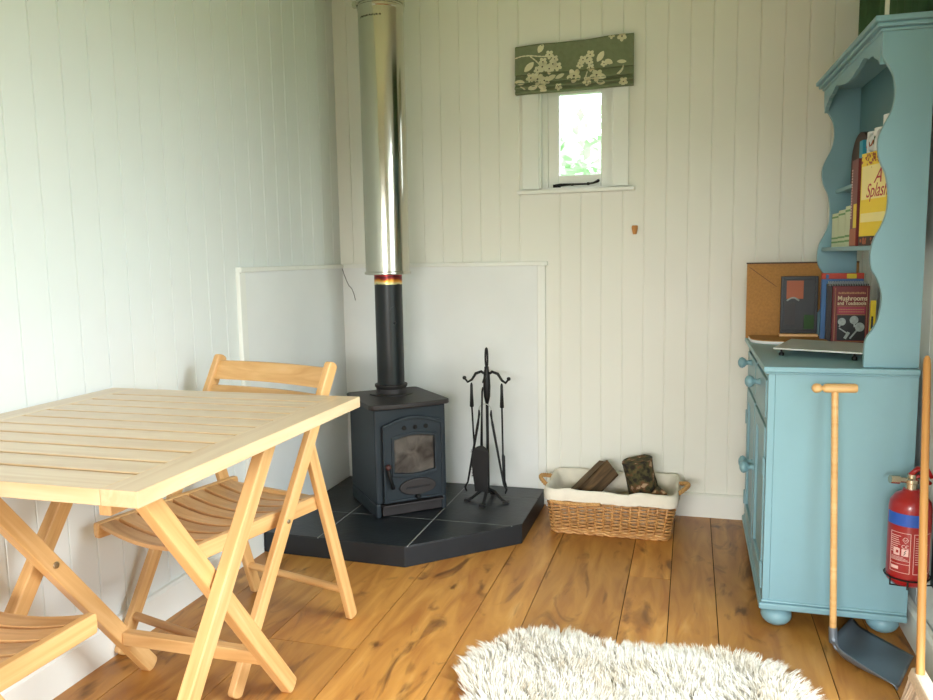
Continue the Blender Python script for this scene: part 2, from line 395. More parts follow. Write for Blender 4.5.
# fireboard lining of the corner with a beaded edge
g = G(); T = .012
g.box(XL - .001, XL + T, 2.36, YB, .03, 1.018); g.box(XL + T, -.605, YB - T, YB + .001, .03, 1.018)
struct(g.build('trim_1', 'board', bevel=.0015), 'smooth white heatproof board lining the corner behind the stove')
g = G(); T2 = .024
g.box(XL, XL + T2, 2.334, YB - T2, 1.014, 1.031); g.box(XL, -.566, YB - T2, YB, 1.014, 1.031)
g.box(XL, XL + T2 - .008, 2.334, 2.372, 0.10, 1.014); g.box(-.609, -.575, YB - T2 + .006, YB, 0.02, 1.014)
struct(g.build('trim_2', 'trimw', bevel=.0025), 'white timber edging around the heatproof boards')
g = G(); pts = [(-1.478, 3.148, 1.012), (-1.474, 3.1565, .985), (-1.462, 3.1565, .955), (-1.452, 3.1565, .935), (-1.44, 3.1565, .925), (-1.43, 3.1565, .90), (-1.424, 3.1565, .872)]
g.tube(pts, .0014, 5)
struct(g.build('trim_3', 'crack'), 'thin crack in the heatproof board near the corner')

# ------------------------------------------------------------------ window in the back wall
g = G()
g.box(-.668, WX0, YB - .014, YB, 1.322, 1.76); g.box(WX1, -.244, YB - .014, YB, 1.322, 1.76); g.box(-.668, -.244, YB - .014, YB, 1.745, 1.80)
struct(g.build('window_1', 'trimw', bevel=.002), 'small casement window with white surround'); win = bpy.data.objects['window_1']
g = G(); g.box(-.688, -.218, YB - .034, YB + .005, 1.302, 1.318); g.build('window_sill', 'trimw', win, bevel=.004)
g = G()   # reveal lining
g.box(WX0, WX0 + .008, YB - .004, YB + .09, WZ0, WZ1); g.box(WX1 - .008, WX1, YB - .004, YB + .09, WZ0, WZ1); g.box(WX0, WX1, YB - .004, YB + .09, WZ0 - .0, WZ0 + .008)
g.box(WX0 + .008, WX0 + .03, YB + .03, YB + .045, WZ0 + .008, WZ1)
g.build('reveal', 'trimw', win)
g = G(); sx0, sx1, sz0, sz1 = WX0 + .03, WX1 - .009, WZ0 + .009, WZ1 - .008
g.box(sx0, sx0 + .045, YB + .035, YB + .07, sz0, sz1); g.box(sx1 - .042, sx1, YB + .035, YB + .07, sz0, sz1)
g.box(sx0 + .045, sx1 - .042, YB + .035, YB + .07, sz0, sz0 + .05); g.box(sx0 + .045, sx1 - .042, YB + .035, YB + .07, sz1 - .04, sz1)
g.build('sash', 'trimw', win, bevel=.003)
g = G(); g.box(sx0 + .04, sx1 - .038, YB + .05, YB + .054, sz0 + .045, sz1 - .035); g.build('glass_pane', 'glass', win)
g = G(); yy = YB + .022
g.tube([(-.545, yy, 1.336), (-.52, yy, 1.338), (-.47, yy - .004, 1.339), (-.41, yy - .004, 1.338), (-.385, yy - .004, 1.341), (-.365, yy - .004, 1.348)], [.005, .0065, .004, .004, .004, .006], 8)
g.ball((-.365, yy - .004, 1.349), .0065); g.box(-.548, -.518, yy - .002, yy + .012, 1.329, 1.341); g.box(-.475, -.466, yy, YB + .036, 1.334, 1.34); g.box(-.41, -.401, yy, YB + .036, 1.334, 1.345)
g.build('casement_stay', 'black', win, bevel=.001, label='black iron stay bar')

# roman blind: side profile swept across, printed flowers follow the folds
prof = [(1.893, .020), (1.885, .030), (1.84, .031), (1.79, .036), (1.772, .040), (1.770, .028), (1.765, .030), (1.742, .044), (1.738, .043), (1.737, .030), (1.733, .032), (1.722, .046), (1.718, .045), (1.716, .032), (1.712, .036), (1.704, .042), (1.700, .040), (1.699, .016)]
bx0, bx1 = -.690, -.226
def skew(x, z): t = (x - bx0) / (bx1 - bx0); return z + (-.010 + .012 * t + .002 * math.sin(9 * t)) * (1 if z > 1.88 else .35)
g = G(); n = 24
front = []
for k in range(n + 1):
    x = bx0 + (bx1 - bx0) * k / n
    front.append([(x, YB - d + .002 * math.sin(k * .9 + z * 30), skew(x, z)) for z, d in prof])
m_ = len(prof); vs = [p for c in front for p in c]
fs = [(k * m_ + i, (k + 1) * m_ + i, (k + 1) * m_ + i + 1, k * m_ + i + 1) for k in range(n) for i in range(m_ - 1)]
o_ = len(vs); vs += [(p[0], YB - .015, p[2]) for c in front for p in c]
fs += [(o_ + k * m_ + i, o_ + k * m_ + i + 1, o_ + (k + 1) * m_ + i + 1, o_ + (k + 1) * m_ + i) for k in range(n) for i in range(m_ - 1)]
for k, flip in ((0, 0), (n, 1)):
    for i in range(m_ - 1): fs.append((k * m_ + i, k * m_ + i + 1, o_ + k * m_ + i + 1, o_ + k * m_ + i))
for k in range(n): fs.append((k * m_, (k + 1) * m_, o_ + (k + 1) * m_, o_ + k * m_)); fs.append((k * m_ + m_ - 1, (k + 1) * m_ + m_ - 1, o_ + (k + 1) * m_ + m_ - 1, o_ + k * m_ + m_ - 1))
g.add(vs, fs)
def bl_y(z):
    best = .0
    for (z1, d1), (z2, d2) in zip(prof[:-1], prof[1:]):
        if min(z1, z2) - 1e-6 <= z <= max(z1, z2) + 1e-6:
            t = 0 if abs(z2 - z1) < 1e-6 else (z - z1) / (z2 - z1); best = max(best, d1 + (d2 - d1) * t)
    return best
def bp_(px, py, lift=.0016):      # blind print coordinates: 0..1 across, 0..1 down
    x = bx0 + (bx1 - bx0) * px; z = 1.893 - .194 * py
    return (x, YB - bl_y(z) - lift - .002, skew(x, z))
def blob(cx, cy, a, b2, ang, mi, lift=.0016, tip=0, n_=12):
    asp = .464 / .194; P = []
    for i in range(n_):
        t = 2 * math.pi * i / n_; rr = 1
        u, v = a * math.cos(t), b2 * math.sin(t) * (1 if not tip else (1 - .5 * abs(math.cos(t)) ** 3))
        P.append((cx + (u * math.cos(ang) - v * math.sin(ang)), cy + (u * math.sin(ang) + v * math.cos(ang)) * asp))
    c = bp_(min(max(cx, .002), .998), min(max(cy, .002), .995), lift)
    ps = [bp_(min(max(u, .002), .998), min(max(v, .002), .995), lift) for u, v in P]
    g.add([c] + ps, [(0, 1 + (i + 1) % n_, 1 + i) for i in range(n_)], None, mi)
def flower(cx, cy, r):
    for k in range(5):
        a = k * 2 * math.pi / 5 + .4; blob(cx + r * .62 * math.cos(a), cy + r * .62 * math.sin(a) * 2.39, r * .5, r * .42, a, 1, .0016)
    blob(cx, cy, r * .16, r * .16, 0, 2, .0024)
def stem(P):
    for (u1, v1), (u2, v2) in zip(P[:-1], P[1:]):
        for t in (0, .5): blob(u1 + (u2 - u1) * (t + .25), v1 + (v2 - v1) * (t + .25), .5 * math.hypot(u2 - u1, (v2 - v1) / 2.39) * .62, .006, math.atan2((v2 - v1) / 2.39, u2 - u1), 1)
for f_ in ((.30, .27, .035), (.245, .40, .035), (.33, .46, .038), (.24, .50, .042), (.30, .55, .04), (.37, .52, .036), (.20, .56, .032), (.345, .36, .03), (.645, .34, .034), (.585, .43, .034), (.56, .53, .028), (.64, .48, .03),
           (.65, .60, .03), (.76, .55, .026), (.905, .06, .036), (.82, .02, .026), (.51, .73, .055), (.20, .74, .05), (.14, .70, .04), (.26, .78, .04), (.70, .76, .05), (.62, .86, .035), (.38, .92, .03), (.92, .93, .035)): flower(*f_)
for l_ in ((.225, .12, .045, .026, -1.1), (.125, .48, .055, .028, -.75), (.73, .40, .05, .026, -1.0), (.80, .52, .036, .022, .5), (.905, .54, .04, .016, .1), (.045, .77, .045, .022, .15), (.315, .73, .045, .024, -.5), (.39, .71, .042, .02, -.5), (.73, .78, .05, .024, .3),
           (.16, .90, .045, .02, -.2), (.24, .90, .035, .022, .2), (.25, .97, .03, .03, 0), (.735, .91, .035, .018, .1), (.90, .72, .035, .010, -1.0)): blob(*l_, 1, tip=1)
stem([(0, .28), (.06, .25), (.13, .25), (.20, .28), (.27, .30)]); stem([(.13, .26), (.18, .36), (.22, .46)]); stem([(.62, .66), (.61, .78), (.64, .84)]); stem([(.92, .62), (.90, .7), (.87, .78)]); stem([(.05, .86), (.09, .92)])
tag(g.build('roman_blind', ['green_fabric', 'cream_print', 'printdot'], None, origin=(-.458, YB, 1.70), recalc=False), 'sage green roman blind with cream blossom print folded above the small window', 'blind')
# ------------------------------------------------------------------ cork peg on wall
g = G(); g.lathe([(.0105, 0), (.012, -.004), (.012, -.012), (.009, -.026), (.007, -.034)], (-.217, YB - .016, 1.166), (0, 0, 1), 14)
g.cyl((-.217, YB, 1.158), (-.217, YB - .02, 1.158), .005, mi=0)
tag(g.build('wall_peg', 'peg', None, origin=(-.217, YB, 1.15), smooth=True, auto=40), 'tiny tan wooden peg fixed on the back wall below the window', 'peg')

# ------------------------------------------------------------------ hearth
HZ = .075
hp = [(XL, 2.40), (-.925, 2.385), (-.583, 2.70), (-.583, YB - .013), (XL + .013, YB - .013), (XL + .013, 2.40)]
h = thing('slate_hearth', 'raised black slate corner hearth under the stove', 'hearth', (-1.15, 2.85, 0))
poly = [(XL + .019, 2.403), (-.925, 2.385), (-.583, 2.70), (-.583, YB - .025), (XL + .019, YB - .025)]
g = G(); g.prism(poly, lambda u, v, d: (u, v, d), .0, HZ - .004); g.build('plinth', 'slatefront', h, bevel=.002)
# slate tiles clipped to the hearth outline: grid turned 45 degrees
bm = bmesh.new(); ang = math.radians(44); c0 = V((-.918 - .02, 2.40)); cs, sn = math.cos(ang), math.sin(ang)
inner = [(u + (.0 if i else 0), v) for i, (u, v) in enumerate(poly)]
gt = G()
def clip(poly_, a, b_, c):   # keep a*x+b*y<=c
    out = []
    for i in range(len(poly_)):
        p, q = poly_[i], poly_[(i + 1) % len(poly_)]; dp = a * p[0] + b_ * p[1] - c; dq = a * q[0] + b_ * q[1] - c
        if dp <= 0: out.append(p)
        if dp * dq < 0: t = dp / (dp - dq); out.append((p[0] + (q[0] - p[0]) * t, p[1] + (q[1] - p[1]) * t))
    return out
bm.free()
def split(poly_, a, b_, c, gap=.0022):
    n_ = math.hypot(a, b_); return clip(poly_, a, b_, c - gap * n_), clip(poly_, -a, -b_, -c - gap * n_)
def line(p, q): a, b_ = q[1] - p[1], p[0] - q[0]; return a, b_, a * p[0] + b_ * p[1]
pieces = [poly]
for L_, sel in ((line((-.917, 2.3), (-.917, 3.2)), None), (line((-.5, 2.672), (-1.6, 2.672)), None), (line((-1.257, 2.3), (-1.257, 3.2)), None), (line((-.5, 3.01), (-1.6, 3.01)), None)):
    nxt = []
    for P_ in pieces:
        nxt += [q for q in split(P_, *L_) if len(q) > 2]
    pieces = nxt
for P_ in pieces: gt.prism(P_, lambda u, v, d: (u, v, d), HZ - .004, HZ)
gt.build('slate_tiles', 'slate', h, bevel=.0008)
g = G(); g.prism([(u + (-1.15 - u) * .004, v + (2.85 - v) * .004) for u, v in poly], lambda u, v, d: (u, v, d), HZ - .004, HZ - .0008); g.build('grout', 'grout', h)

# ------------------------------------------------------------------ stove
SC = (-1.121, 2.839, HZ); ST = .715
s_ = thing('wood_burning_stove', 'small black cast iron wood burning stove on the slate hearth', 'stove', SC, ST)
W2, D2 = .144, .160
def LB(g, *a, **k): return g.box(*a, **k)
g = G()      # body in local coordinates
g.box(-W2, W2, -D2, D2, .055, .418)
for sx in (-1, 1): g.box(sx * W2, sx * (W2 - .02), -D2, D2, 0, .055)
g.box(-W2, W2, D2 - .02, D2, 0, .045)
g.build('stove_body', 'stove', s_, bevel=.006, world=False)
g = G(); P_ = []     # top plate with bowed front and rounded corners
for (cx, cy, a0) in ((W2 - .012, D2 - .01, 0), (-W2 + .012, D2 - .01, 90), (-W2 + .005, -D2 + .012, 180)):
    for k in range(5): a = math.radians(a0 + k * 22.5); P_.append((cx + .024 * math.cos(a), cy + .024 * math.sin(a)))
for k in range(1, 10): t = k / 10; P_.append((-W2 + .01 + t * (2 * W2 - .02), -D2 - .012 - .016 * math.sin(math.pi * t)))
for k in range(5): a = math.radians(270 + k * 22.5); P_.append((W2 - .005 + .024 * math.cos(a), -D2 + .012 + .024 * math.sin(a)))
g.prism(P_, lambda u, v, d: (u, v, d), .418, .437); g.build('top_plate', 'stovetop', s_, bevel=.004, world=False)
FX, FYl = .004, .062    # flue position in stove coordinates
def arch(w, z0, z1, rise, n_=10, drop=0):
    P_ = []
    for k in range(n_ + 1): t = k / n_; P_.append((-w + 2 * w * t, z0 - drop * math.sin(math.pi * t)))
    for k in range(n_ + 1): t = k / n_; P_.append((w - 2 * w * t, z1 + rise * math.sin(math.pi * t)))
    return P_
def frame(g, outer, inner, y0, y1):
    n_ = len(outer); vs = [(u, y0, v) for u, v in outer] + [(u, y0, v) for u, v in inner] + [(u, y1, v) for u, v in outer] + [(u, y1, v) for u, v in inner]
    fs = []
    for i in range(n_):
        j = (i + 1) % n_; fs += [(i, j, n_ + j, n_ + i), (2 * n_ + i, 3 * n_ + i, 3 * n_ + j, 2 * n_ + j), (i, 2 * n_ + i, 2 * n_ + j, j), (n_ + i, n_ + j, 3 * n_ + j, 3 * n_ + i)]
    g.add(vs, fs)
g = G(); cx = .004
sh = lambda P_, dx=cx: [(u + dx, v) for u, v in P_]
frame(g, sh(arch(.120, .062, .355, .028)), sh(arch(.082, .172, .300, .012, drop=.01), .008), -D2 - .014, -D2 + .001)
frame(g, sh(arch(.122, .060, .357, .030)), sh(arch(.113, .069, .347, .028)), -D2 - .020, -D2 - .010)
frame(g, sh(arch(.092, .160, .310, .014, drop=.012), .008), sh(arch(.082, .172, .300, .012, drop=.01), .008), -D2 - .020, -D2 - .010)
door = g.build('door', 'stove', s_, bevel=.002, world=False)
g = G(); g.prism(sh(arch(.083, .171, .301, .012, drop=.01), .008), lambda u, v, d: (u, d, v), -D2 - .004, -D2 - .001); g.build('glass', 'stoveglass', door, world=False, label='sooty glass pane')
for k in (-1, 0, 1):
    g = G(); g.lathe([(.009, 0), (.009, .004), (.006, .005), (.004, .009 if k == 0 else .005)], (cx + .008 + k * .044, -D2 - .013, .342), (0, -1, 0), 14)
    g.build('air_vent', 'dark', door, world=False)
g = G(); n_ = 24
g.prism([(cx + .012 + .074 * math.cos(2 * math.pi * i / n_), .112 + .032 * math.sin(2 * math.pi * i / n_)) for i in range(n_)], lambda u, v, d: (u, d, v), -D2 - .025, -D2 - .012)
bd = g.build('badge', 'stovetop', door, bevel=.003, world=False, label='raised oval badge with worn lettering')
g = G()
for k in range(11):
    u = cx + .012 - .045 + .009 * k; g.tube([(u - .003, -D2 - .0258, .106 + .001 * (k % 3)), (u, -D2 - .0262, .117), (u + .003, -D2 - .0258, .108)], .0011, 4)
g.build('lettering', 'stove', bd, world=False)
g = G(); g.lathe([(.004, 0), (.010, .004), (.010, .016), (.006, .02)], (cx + .012, -D2 - .014, .073), (0, -1, 0), 12)
g.build('catch_knob', 'black', door, world=False)
g = G(); g.tube([(-.104, -D2 - .03, .195), (-.100, -D2 - .034, .165), (-.092, -D2 - .034, .14), (-.085, -D2 - .026, .118)], [.006, .007, .006, .008], 10); g.cyl((-.104, -D2 - .012, .195), (-.104, -D2 - .034, .195), .006)
hd = g.build('handle', 'black', door, world=False, smooth=True, auto=50)
g = G(); g.ball((-.105, -D2 - .034, .203), .012); g.build('knob', 'rustyred', hd, world=False, smooth=True, label='worn reddish knob')
g = G(); g.box(-.124, .124, -D2 - .022, -D2 + .002, .044, .052); g.box(-.118, .128, -D2 + .006, -D2 + .02, .004, .05)
g.build('ash_lip', 'stovetop', s_, bevel=.002, world=False)
g = G(); g.box(W2, W2 + .022, D2 - .09, D2 - .035, .12, .185); g.build('air_control', 'stove', s_, bevel=.004, world=False)
g = G(); g.lathe([(.088, .437), (.088, .441), (.062, .4415), (.060, .460), (.066, .468), (.066, .476), (.058, .478)], (FX, FYl, 0), (0, 0, 1), 32)
g.build('flue_collar', 'stovetop', s_, world=False, smooth=True, auto=40)

# flue pipe: black lower pipe, heat-tinted ring, wide stainless sleeve
fw = Matrix.Translation(V(SC)) @ Matrix.Rotation(ST, 4, 'Z') @ V((FX, FYl, .475))
f_ = thing('flue_pipe', 'tall flue pipe, black below and shiny stainless above, rising from the stove', 'flue pipe', (fw.x, fw.y, fw.z))
print('flue at', fw)
g = G(); g.lathe([(.055, .0), (.055, .401)], (0, 0, 0), n=40); g.build('lower_pipe', 'flueblack', f_, world=False, smooth=True, auto=40, label='matt black lower pipe')
g = G(); g.lathe([(.0553, .401), (.0553, .50)], (0, 0, 0), n=40); g.build('heat_tinted_ring', 'heat', f_, world=False, smooth=True, auto=40, label='rainbow heat tinted ring')
bpy.data.objects['heat_tinted_ring'].data.materials[0] = M['heat']
g = G(); g.lathe([(.03, .440), (.088, .440), (.092, .443), (.092, .449), (.087, .453), (.087, 1.44), (.090, 1.443), (.090, 1.452), (.087, 1.455), (.087, ZC - fw.z - .001)], (0, 0, 0), n=64)
sl = g.build('steel_sleeve', 'steel', f_, world=False, smooth=True, auto=35, label='polished stainless steel sleeve')
g = G(); g.lathe([(.089, 1.462), (.0925, 1.463), (.0925, 1.485), (.089, 1.486)], (0, 0, 0), n=64); g.box(-.104, -.086, -.03, -.012, 1.458, 1.480); g.cyl((-.108, -.021, 1.469), (-.084, -.021, 1.469), .004)
g.build('locking_band', 'steel', f_, world=False, smooth=True, auto=35)
g = G()
for k in range(14):
    a = math.radians(232 + k * 4.4); a2 = a + math.radians(2.2 if k % 3 else 1.1)
    g.beam((.0872 * math.cos(a), .0872 * math.sin(a), 1.405), (.0872 * math.cos(a2), .0872 * math.sin(a2), 1.405 + (.004 if k % 2 else 0)), (math.cos(a), math.sin(a), 0), .006, .0006)
g.build('stamped_marks', 'dark', sl, world=False)
g = G(); P_ = [V((.0556 * math.cos(math.radians(a)), .0556 * math.sin(math.radians(a)), 0)) for a in range(285, 340, 5)]
for k in range(len(P_) - 1):
    t0 = k / (len(P_) - 1) * 2 - 1; t1 = (k + 1) / (len(P_) - 1) * 2 - 1; h0 = .062 * math.sqrt(max(0, 1 - t0 * t0)) + .002; h1 = .062 * math.sqrt(max(0, 1 - t1 * t1)) + .002; z = .25
    e0, e1 = P_[k] * 1.03, P_[k + 1] * 1.03
    g.hexa([P_[k] + V((0, 0, z - h0)), P_[k + 1] + V((0, 0, z - h1)), e1 + V((0, 0, z - h1)), e0 + V((0, 0, z - h0))], [P_[k] + V((0, 0, z + h0)), P_[k + 1] + V((0, 0, z + h1)), e1 + V((0, 0, z + h1)), e0 + V((0, 0, z + h0))])
a = math.radians(312); g.ball((.06 * math.cos(a), .06 * math.sin(a), .25), .006)
g.build('inspection_hatch', 'flueblack', f_, world=False, label='oval inspection hatch')

# ------------------------------------------------------------------ fireside tools
tx, ty = -.775, 2.95
st = thing('fireside_tool_stand', 'black wrought iron fireside tool stand on the hearth right of the stove', 'tool stand', (tx, ty, HZ))
g = G(); g.cyl((tx, ty, HZ + .03), (tx, ty, .50), .006); g.build('post', 'black', st, smooth=True, auto=40)
g = G(); g.lathe([(.006, .47), (.013, .50), (.015, .54), (.013, .585), (.009, .61), (.009, .62)], (tx, ty, 0), n=16); g.build('grip', 'black', st, smooth=True)
g = G(); pts = []
for k in range(17): a = math.pi * 2 * k / 16; pts.append((tx + .0045 * math.sin(a), ty, .655 + .040 * -math.cos(a)))
g.tube(pts[:-1], .004, 8, closed=True); g.build('loop_handle', 'black', st, smooth=True)
g = G()
for sx in (-1, 1):
    g.tube([(tx, ty, .585), (tx + sx * .022, ty, .600), (tx + sx * .045, ty, .592), (tx + sx * .062, ty, .566), (tx + sx * .078, ty - .004, .557), (tx + sx * .090, ty - .006, .572)], [.005, .006, .006, .005, .005, .004], 8)
    g.ball((tx + sx * .091, ty - .006, .574), .008)
for sx in (-1, 1): g.tube([(tx, ty - .02, .585), (tx + sx * .0, ty - .04, .578), (tx + sx * .0, ty - .06, .566)], .004, 8) if sx > 0 else None
g.build('hook_arms', 'black', st, smooth=True)
g = G()
for a in (200, 340, 90, 268):
    a = math.radians(a); dx, dy = math.cos(a), math.sin(a)
    g.tube([(tx, ty, HZ + .045), (tx + dx * .03, ty + dy * .03, HZ + .040), (tx + dx * .065, ty + dy * .065, HZ + .012), (tx + dx * .085, ty + dy * .085, HZ + .005)], [.007, .007, .006, .005], 8)
    g.box(tx + dx * .085 - .012, tx + dx * .085 + .012, ty + dy * .085 - .01, ty + dy * .085 + .01, HZ, HZ + .009)
g.build('splayed_feet', 'black', st, smooth=True, auto=45)
def grip(t, x, y, z0, z1):
    g = G(); g.tube([(x, y, z0), (x, y, z0 - .01), (x, y, z0 - .04), (x, y, z1 + .004), (x, y, z1)], [.003, .0055, .006, .0085, .004], 10); g.build('grip', 'black', t, smooth=True, auto=60)
ya = ty - .006
t = thing('hearth_poker', 'black poker hanging straight down from the right arm of the tool stand', 'poker', (tx + .060, ya, .555)); x = tx + .062
grip(t, x, ya, .555, .455)
g = G(); g.tube([(x, ya, .46), (x + .002, ya, .27), (x + .004, ya, .26), (x + .006, ya, .16), (x + .016, ya, .135)], [.0038, .0038, .007, .006, .003], 8); g.build('shaft', 'black', t, smooth=True)
t = thing('hearth_brush', 'black bristled hearth brush hanging straight down from the left arm of the tool stand', 'brush', (tx - .060, ya, .555)); x = tx - .062
grip(t, x, ya, .555, .455)
g = G(); g.cyl((x, ya, .46), (x + .008, ya, .29), .0038, n=8); g.build('shaft', 'black', t, smooth=True)
g = G(); g.ball((x + .008, ya, .235), .013, (1, .8, 4.6), 12)
for k in range(700):
    a = R.uniform(0, 6.28); q = R.random(); c = V((x + .008, ya, .29 - q * .115)); l = V((math.cos(a), .7 * math.sin(a), R.uniform(-.9, 0))).normalized() * R.uniform(.016, .023)
    g.add([c + V((-.0012, 0, 0)), c + V((.0012, 0, 0)), c + l], [(0, 1, 2)])
g.build('bristles', 'bristle', t)
t = thing('fire_tongs', 'black spring tongs straddling the post of the tool stand', 'tongs', (tx, ty - .03, .46)); yt = ty - .034
g = G(); g.tube([(tx + .025 * math.cos(a), yt, .452 + .024 * math.sin(a)) for a in [math.pi * k / 10 for k in range(11)]], .002, 6); g.build('spring', 'rack', t, smooth=True)
for sx in (-1, 1):
    g = G(); g.tube([(tx + sx * .025, yt, .452), (tx + sx * .024, yt, .435), (tx + sx * .027, yt, .415), (tx + sx * .030, yt, .395), (tx + sx * .074, yt - .006, .155), (tx + sx * .086, yt - .006, .135), (tx + sx * .080, yt - .006, .118)], [.0025, .005, .004, .0055, .004, .0045, .003], 8)
    g.build('arm', 'black', t, smooth=True)
t = thing('hearth_shovel', 'black hearth shovel hanging at the front of the tool stand post', 'shovel', (tx - .004, ty - .07, .50))
g = G(); g.tube([(tx - .003, ty - .052, .545), (tx - .003, ty - .062, .53), (tx - .003, ty - .072, .45), (tx - .004, ty - .080, .31)], [.003, .004, .0035, .006], 8); g.build('shaft', 'black', t, smooth=True)
g = G(); P_ = []
for k in range(13): a = math.pi * k / 12; P_.append((.034 * math.cos(a), .0 + .034 * math.sin(a)))
P_ += [(-.034, -.06), (-.026, -.15), (.024, -.15), (.033, -.06)]
n_ = len(P_); yo = lambda u, v: ty - .082 - (v + .15) * .02 + abs(u) ** 2 * -10
vs = [(tx - .005 + u, yo(u, v), .285 + v) for u, v in P_] + [(tx - .005 + u, yo(u, v) + .003, .285 + v) for u, v in P_]
g.add(vs, [tuple(range(n_)), tuple(range(n_, 2 * n_))[::-1]] + [(i, (i + 1) % n_, n_ + (i + 1) % n_, n_ + i) for i in range(n_)])
g.build('blade', 'black', t)

# ------------------------------------------------------------------ log basket
bk = thing('wicker_log_basket', 'golden wicker log basket with white cloth lining by the back wall', 'basket', (-.28, 2.98, 0))
def rrect(x0, x1, y0, y1, r, n_=6):
    P_ = []
    for cx, cy, a0 in ((x1 - r, y1 - r, 0), (x0 + r, y1 - r, 90), (x0 + r, y0 + r, 180), (x1 - r, y0 + r, 270)):
        for k in range(n_ + 1): a = math.radians(a0 + 90 * k / n_); P_.append((cx + r * math.cos(a), cy + r * math.sin(a)))
    return P_
def resample(P_, n_):
    L_ = [0]; Q = P_ + [P_[0]]
    for a, b_ in zip(Q[:-1], Q[1:]): L_.append(L_[-1] + math.hypot(b_[0] - a[0], b_[1] - a[1]))
    out = []; j = 0
    for k in range(n_):
        d = L_[-1] * k / n_
        while L_[j + 1] < d: j += 1
        t = (d - L_[j]) / (L_[j + 1] - L_[j] + 1e-9); out.append((Q[j][0] + (Q[j + 1][0] - Q[j][0]) * t, Q[j][1] + (Q[j + 1][1] - Q[j][1]) * t))
    return out, L_[-1]
def bk_rect(z, off=0):
    t = z / .165; return (-.500 - .020 * t - off, -.062 + .024 * t + off, 2.845 - .012 * t - off, 3.110 + .010 * t + off)
g = G(); NS = 44; rows = 22
for r_ in range(rows):
    z = .012 + r_ * .0066; P_, L_ = resample(rrect(*bk_rect(z), .03), NS * 4); c = V((-.28, 2.97))
    pts = []
    for i, (u, v) in enumerate(P_):
        nx, ny = P_[(i + 1) % len(P_)][1] - P_[i - 1][1], -(P_[(i + 1) % len(P_)][0] - P_[i - 1][0]); q = math.hypot(nx, ny)
        am = .0042 * math.sin(math.pi * i / 4 + math.pi * (r_ % 2)); pts.append((u + nx / q * am, v + ny / q * am, z + .0008 * math.sin(i * 1.3 + r_)))
    g.tube(pts, .0032 if r_ > 1 else .0055, 5, closed=True)
P0, _ = resample(rrect(*bk_rect(.008), .03), NS); P1, _ = resample(rrect(*bk_rect(.16), .03), NS)
for (a, b_), (c, d) in zip(P0, P1): g.tube([(a, b_, .005), (c, d, .162)], .0042, 6)
for z, rr in ((.007, .007), (.16, .006)):
    P_, _ = resample(rrect(*bk_rect(z), .03), 90)
    for ph in (0, math.pi): g.tube([(u, v + rr * .6 * math.cos(i * 1.2 + ph), z + rr * .6 * math.sin(i * 1.2 + ph)) for i, (u, v) in enumerate(P_)], rr * .6, 5, closed=True)
x0, x1, y0, y1 = bk_rect(.01); g.box(x0 + .01, x1 - .01, y0 + .01, y1 - .01, .006, .012)
g.build('woven_body', 'wicker', bk, smooth=True)
# lining: inside, over the rim and down outside
g = G(); NP = 120; rings = []
prof_l = [(-.020, .04), (-.016, .10), (-.011, .150), (-.006, .170), (.002, .179), (.010, .176), (.014, .163), (.0145, .152), (.015, .142), (.0145, .137)]
for (off, z) in prof_l:
    P_, _ = resample(rrect(*bk_rect(min(z, .165), off), .045), NP); rg = []
    for i, (u, v) in enumerate(P_):
        w = fbm((u * 1, v * 1, z * .6), 16) * .007; cx, cy = -.28 - u, 2.968 - v; q = math.hypot(cx, cy)
        sag = .004 * math.sin(i * .21) * (1 if z > .15 else .3) + .003 * math.sin(i * .55 + 1) * (z > .12)
        lf = .012 if (u < -.36 and v < 2.9 and off > .01) else 0
        rg.append((u - cx / q * w, v - cy / q * w, z + sag * .6 + (fbm((u, v, 3), 22) * .005) + (-.006 if off > .01 else 0)))
    rings.append(rg)
g.ring(rings, False, False)
ln = g.build('cloth_lining', 'linen', bk, smooth=True); md = ln.modifiers.new('t', 'SOLIDIFY'); md.thickness = .003; md = ln.modifiers.new('s', 'SUBSURF'); md.levels = 1; md.render_levels = 1
g = G(); x0, x1, y0, y1 = bk_rect(.14, .014)
for ph in (0, 2.1, 4.2): g.tube([(x0 + .03 + .19 * k / 40, y0 - .004 + .0032 * math.cos(k * .9 + ph), .131 + .004 * math.sin(k * .9 + ph) - .004 * math.sin(k / 40 * 3)) for k in range(41)], .004, 6)
g.build('rope_edging', 'rope', bk, smooth=True)
for sx in (-1, 1):
    g = G(); xx = x0 + .004 if sx < 0 else x1 - .004
    for ph in (0, 2.1, 4.2):
        g.tube([(xx + sx * (.034 * math.sin(math.pi * k / 30)) + .004 * math.cos(k * .8 + ph), 2.90 + .13 * k / 30, .168 + .016 * math.sin(math.pi * k / 30) + .004 * math.sin(k * .8 + ph)) for k in range(31)], .0055, 6)
    g.build('rope_handle', 'rope', bk, smooth=True)
